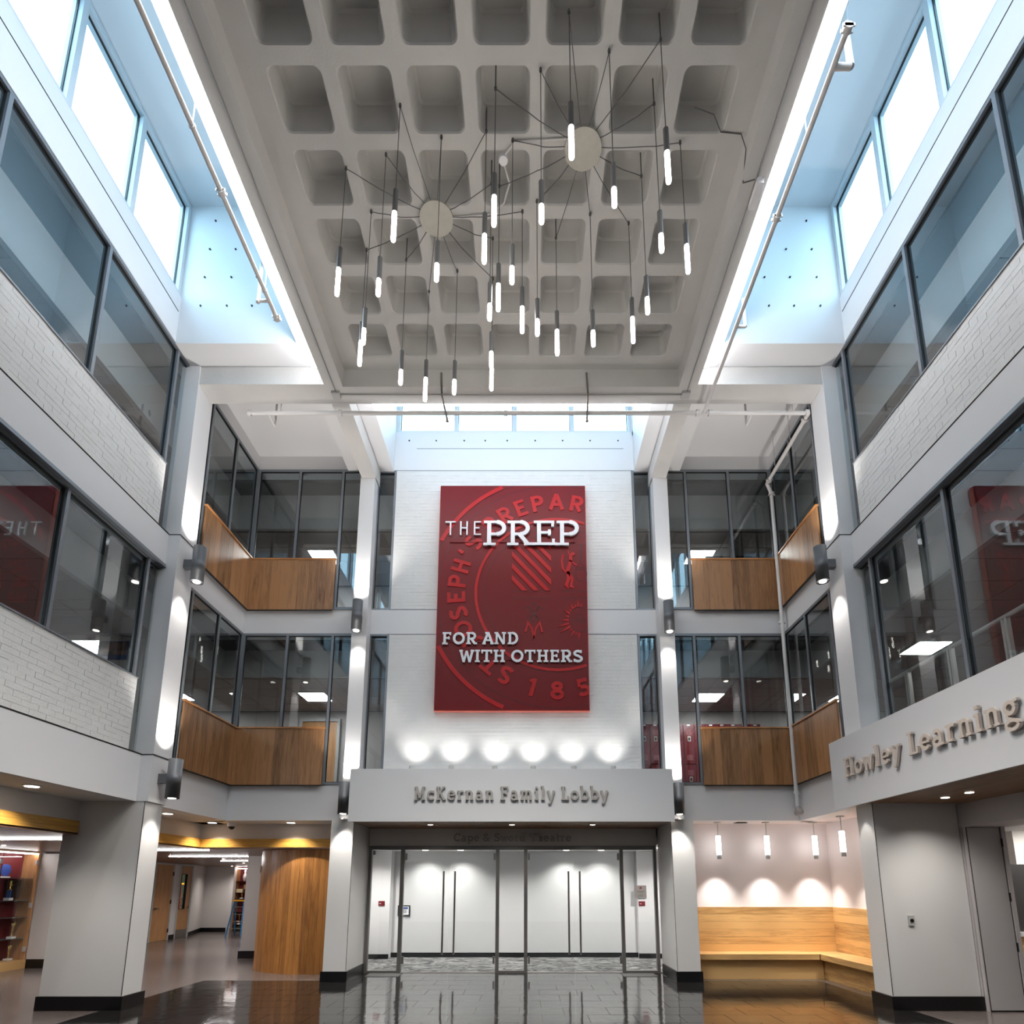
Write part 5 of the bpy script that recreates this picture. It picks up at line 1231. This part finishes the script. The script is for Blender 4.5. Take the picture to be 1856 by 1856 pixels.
part('sensor_wire', MB().tube([(2.79, 5.7, 10.14), (2.64, 5.74, 10.14), (2.60, 5.5, 10.30), (2.55, 5.48, 10.49), (2.30, 5.46, 10.49), (2.17, 5.30, 10.49), (1.95, 5.30, 10.60)], .006, 6), CORD, t)

# ------------------------------------------------------------------ chandeliers
def chandelier(cx0, cy0, lamps, lab):
    t = thing('chandelier', lab, 'chandelier', (cx0, cy0, 10.46))
    part('canopy', MB().cyl((cx0, cy0, 10.455), (cx0, cy0, 10.499), .222, n=44), CANO, t)
    for hx, hy, long_, tall in lamps:
        zt, zm, zb = (9.25, 8.95, 8.57) if long_ else (8.93, 8.62, 8.40)
        d = Vector((hx-cx0, hy-cy0, 0)); L = d.length; d.normalize()
        p = [(cx0+d.x*.2, cy0+d.y*.2, 10.475)]
        for k in range(1, 7):
            q = k/7; p.append((cx0+d.x*(.2+(L-.2)*q), cy0+d.y*(.2+(L-.2)*q), 10.475-.05*math.sin(pi*q)*random.uniform(.5, 1.0)))
        p += [(hx, hy, 10.47), (hx, hy, zt)]
        part('cord', MB().tube(p, .005, 6), CORD, t)
        # ceiling hook; where it sits under a coffer it hangs on a longer drop
        part('hook', MB().cyl((hx, hy, 10.455), (hx, hy, 10.84 if tall else 10.50), .008 if tall else .012, n=8).cyl((hx, hy, 10.455), (hx, hy, 10.485), .016, n=8), CORD, t)
        h = part('lamp_housing', MB().cyl((hx, hy, zm), (hx, hy, zt), .029, n=18), HOUS, t)
        part('diffuser', MB().lathe((hx, hy, zb), [(.012, 0), (.024, .008), (.027, .03), (.027, zm-zb-.02), (.023, zm-zb-.012), (.023, zm-zb)], n=18), PENDM, h)
        pl = bpy.data.lights.new('lamp', 'SPOT'); pl.energy = 50; pl.spot_size = radians(110); pl.spot_blend = .9; pl.color = (1, .93, .84); pl.shadow_soft_size = .02
        lo = bpy.data.objects.new('lamp', pl); COL.objects.link(lo); lo.parent = h
        lo.location = Vector((hx, hy, zb-.02)); 
c1 = [(-2.25, 5.81, 1, 0), (-1.72, 5.67, 0, 0), (-1.45, 5.21, 1, 0), (-1.02, 5.50, 0, 0), (-.48, 5.44, 1, 1), (-.45, 5.97, 0, 1), (-.06, 6.29, 1, 0), (-.47, 6.62, 0, 0), (-.50, 7.17, 1, 0), (-1.01, 7.06, 0, 0), (-1.47, 7.36, 1, 1), (-1.72, 6.90, 0, 1), (-2.25, 6.77, 1, 0), (-2.06, 6.29, 0, 0)]
c2 = [(-.35, 5.06, 1, 1), (-.17, 5.53, 0, 0), (.15, 4.91, 0, 0), (.43, 4.47, 1, 0), (.88, 4.76, 0, 0), (1.41, 4.67, 1, 1), (1.45, 5.19, 0, 1), (1.84, 5.55, 1, 0), (1.44, 5.89, 0, 1), (1.37, 6.43, 1, 0), (.84, 6.32, 0, 0), (.40, 6.61, 1, 1), (.13, 6.17, 0, 0), (-.35, 6.0, 1, 1)]
chandelier(-1.21, 6.37, c1, 'spider chandelier of slim lit tubes on cords, left disc canopy under the waffle ceiling')
chandelier(.68, 5.61, c2, 'spider chandelier of slim lit tubes on cords, right disc canopy nearer the camera')
t = thing('junction_box', 'small round white box between the two chandelier discs feeding their supply cable', 'junction box', (-.29, 5.66, 10.47))
part('box_disc', MB().cyl((-.29, 5.72, 10.45), (-.29, 5.72, 10.50), .055, n=20), WLET, t)
part('supply_cable', MB().tube([(-.29, 5.74, 10.48), (-.22, 5.98, 10.485), (-.3, 6.2, 10.485), (-.5, 6.33, 10.485), (-1.0, 6.37, 10.485)], .012, 8).tube([(-.29, 5.7, 10.48), (-.15, 5.55, 10.485), (.5, 5.52, 10.485)], .012, 8), PIPE, t)
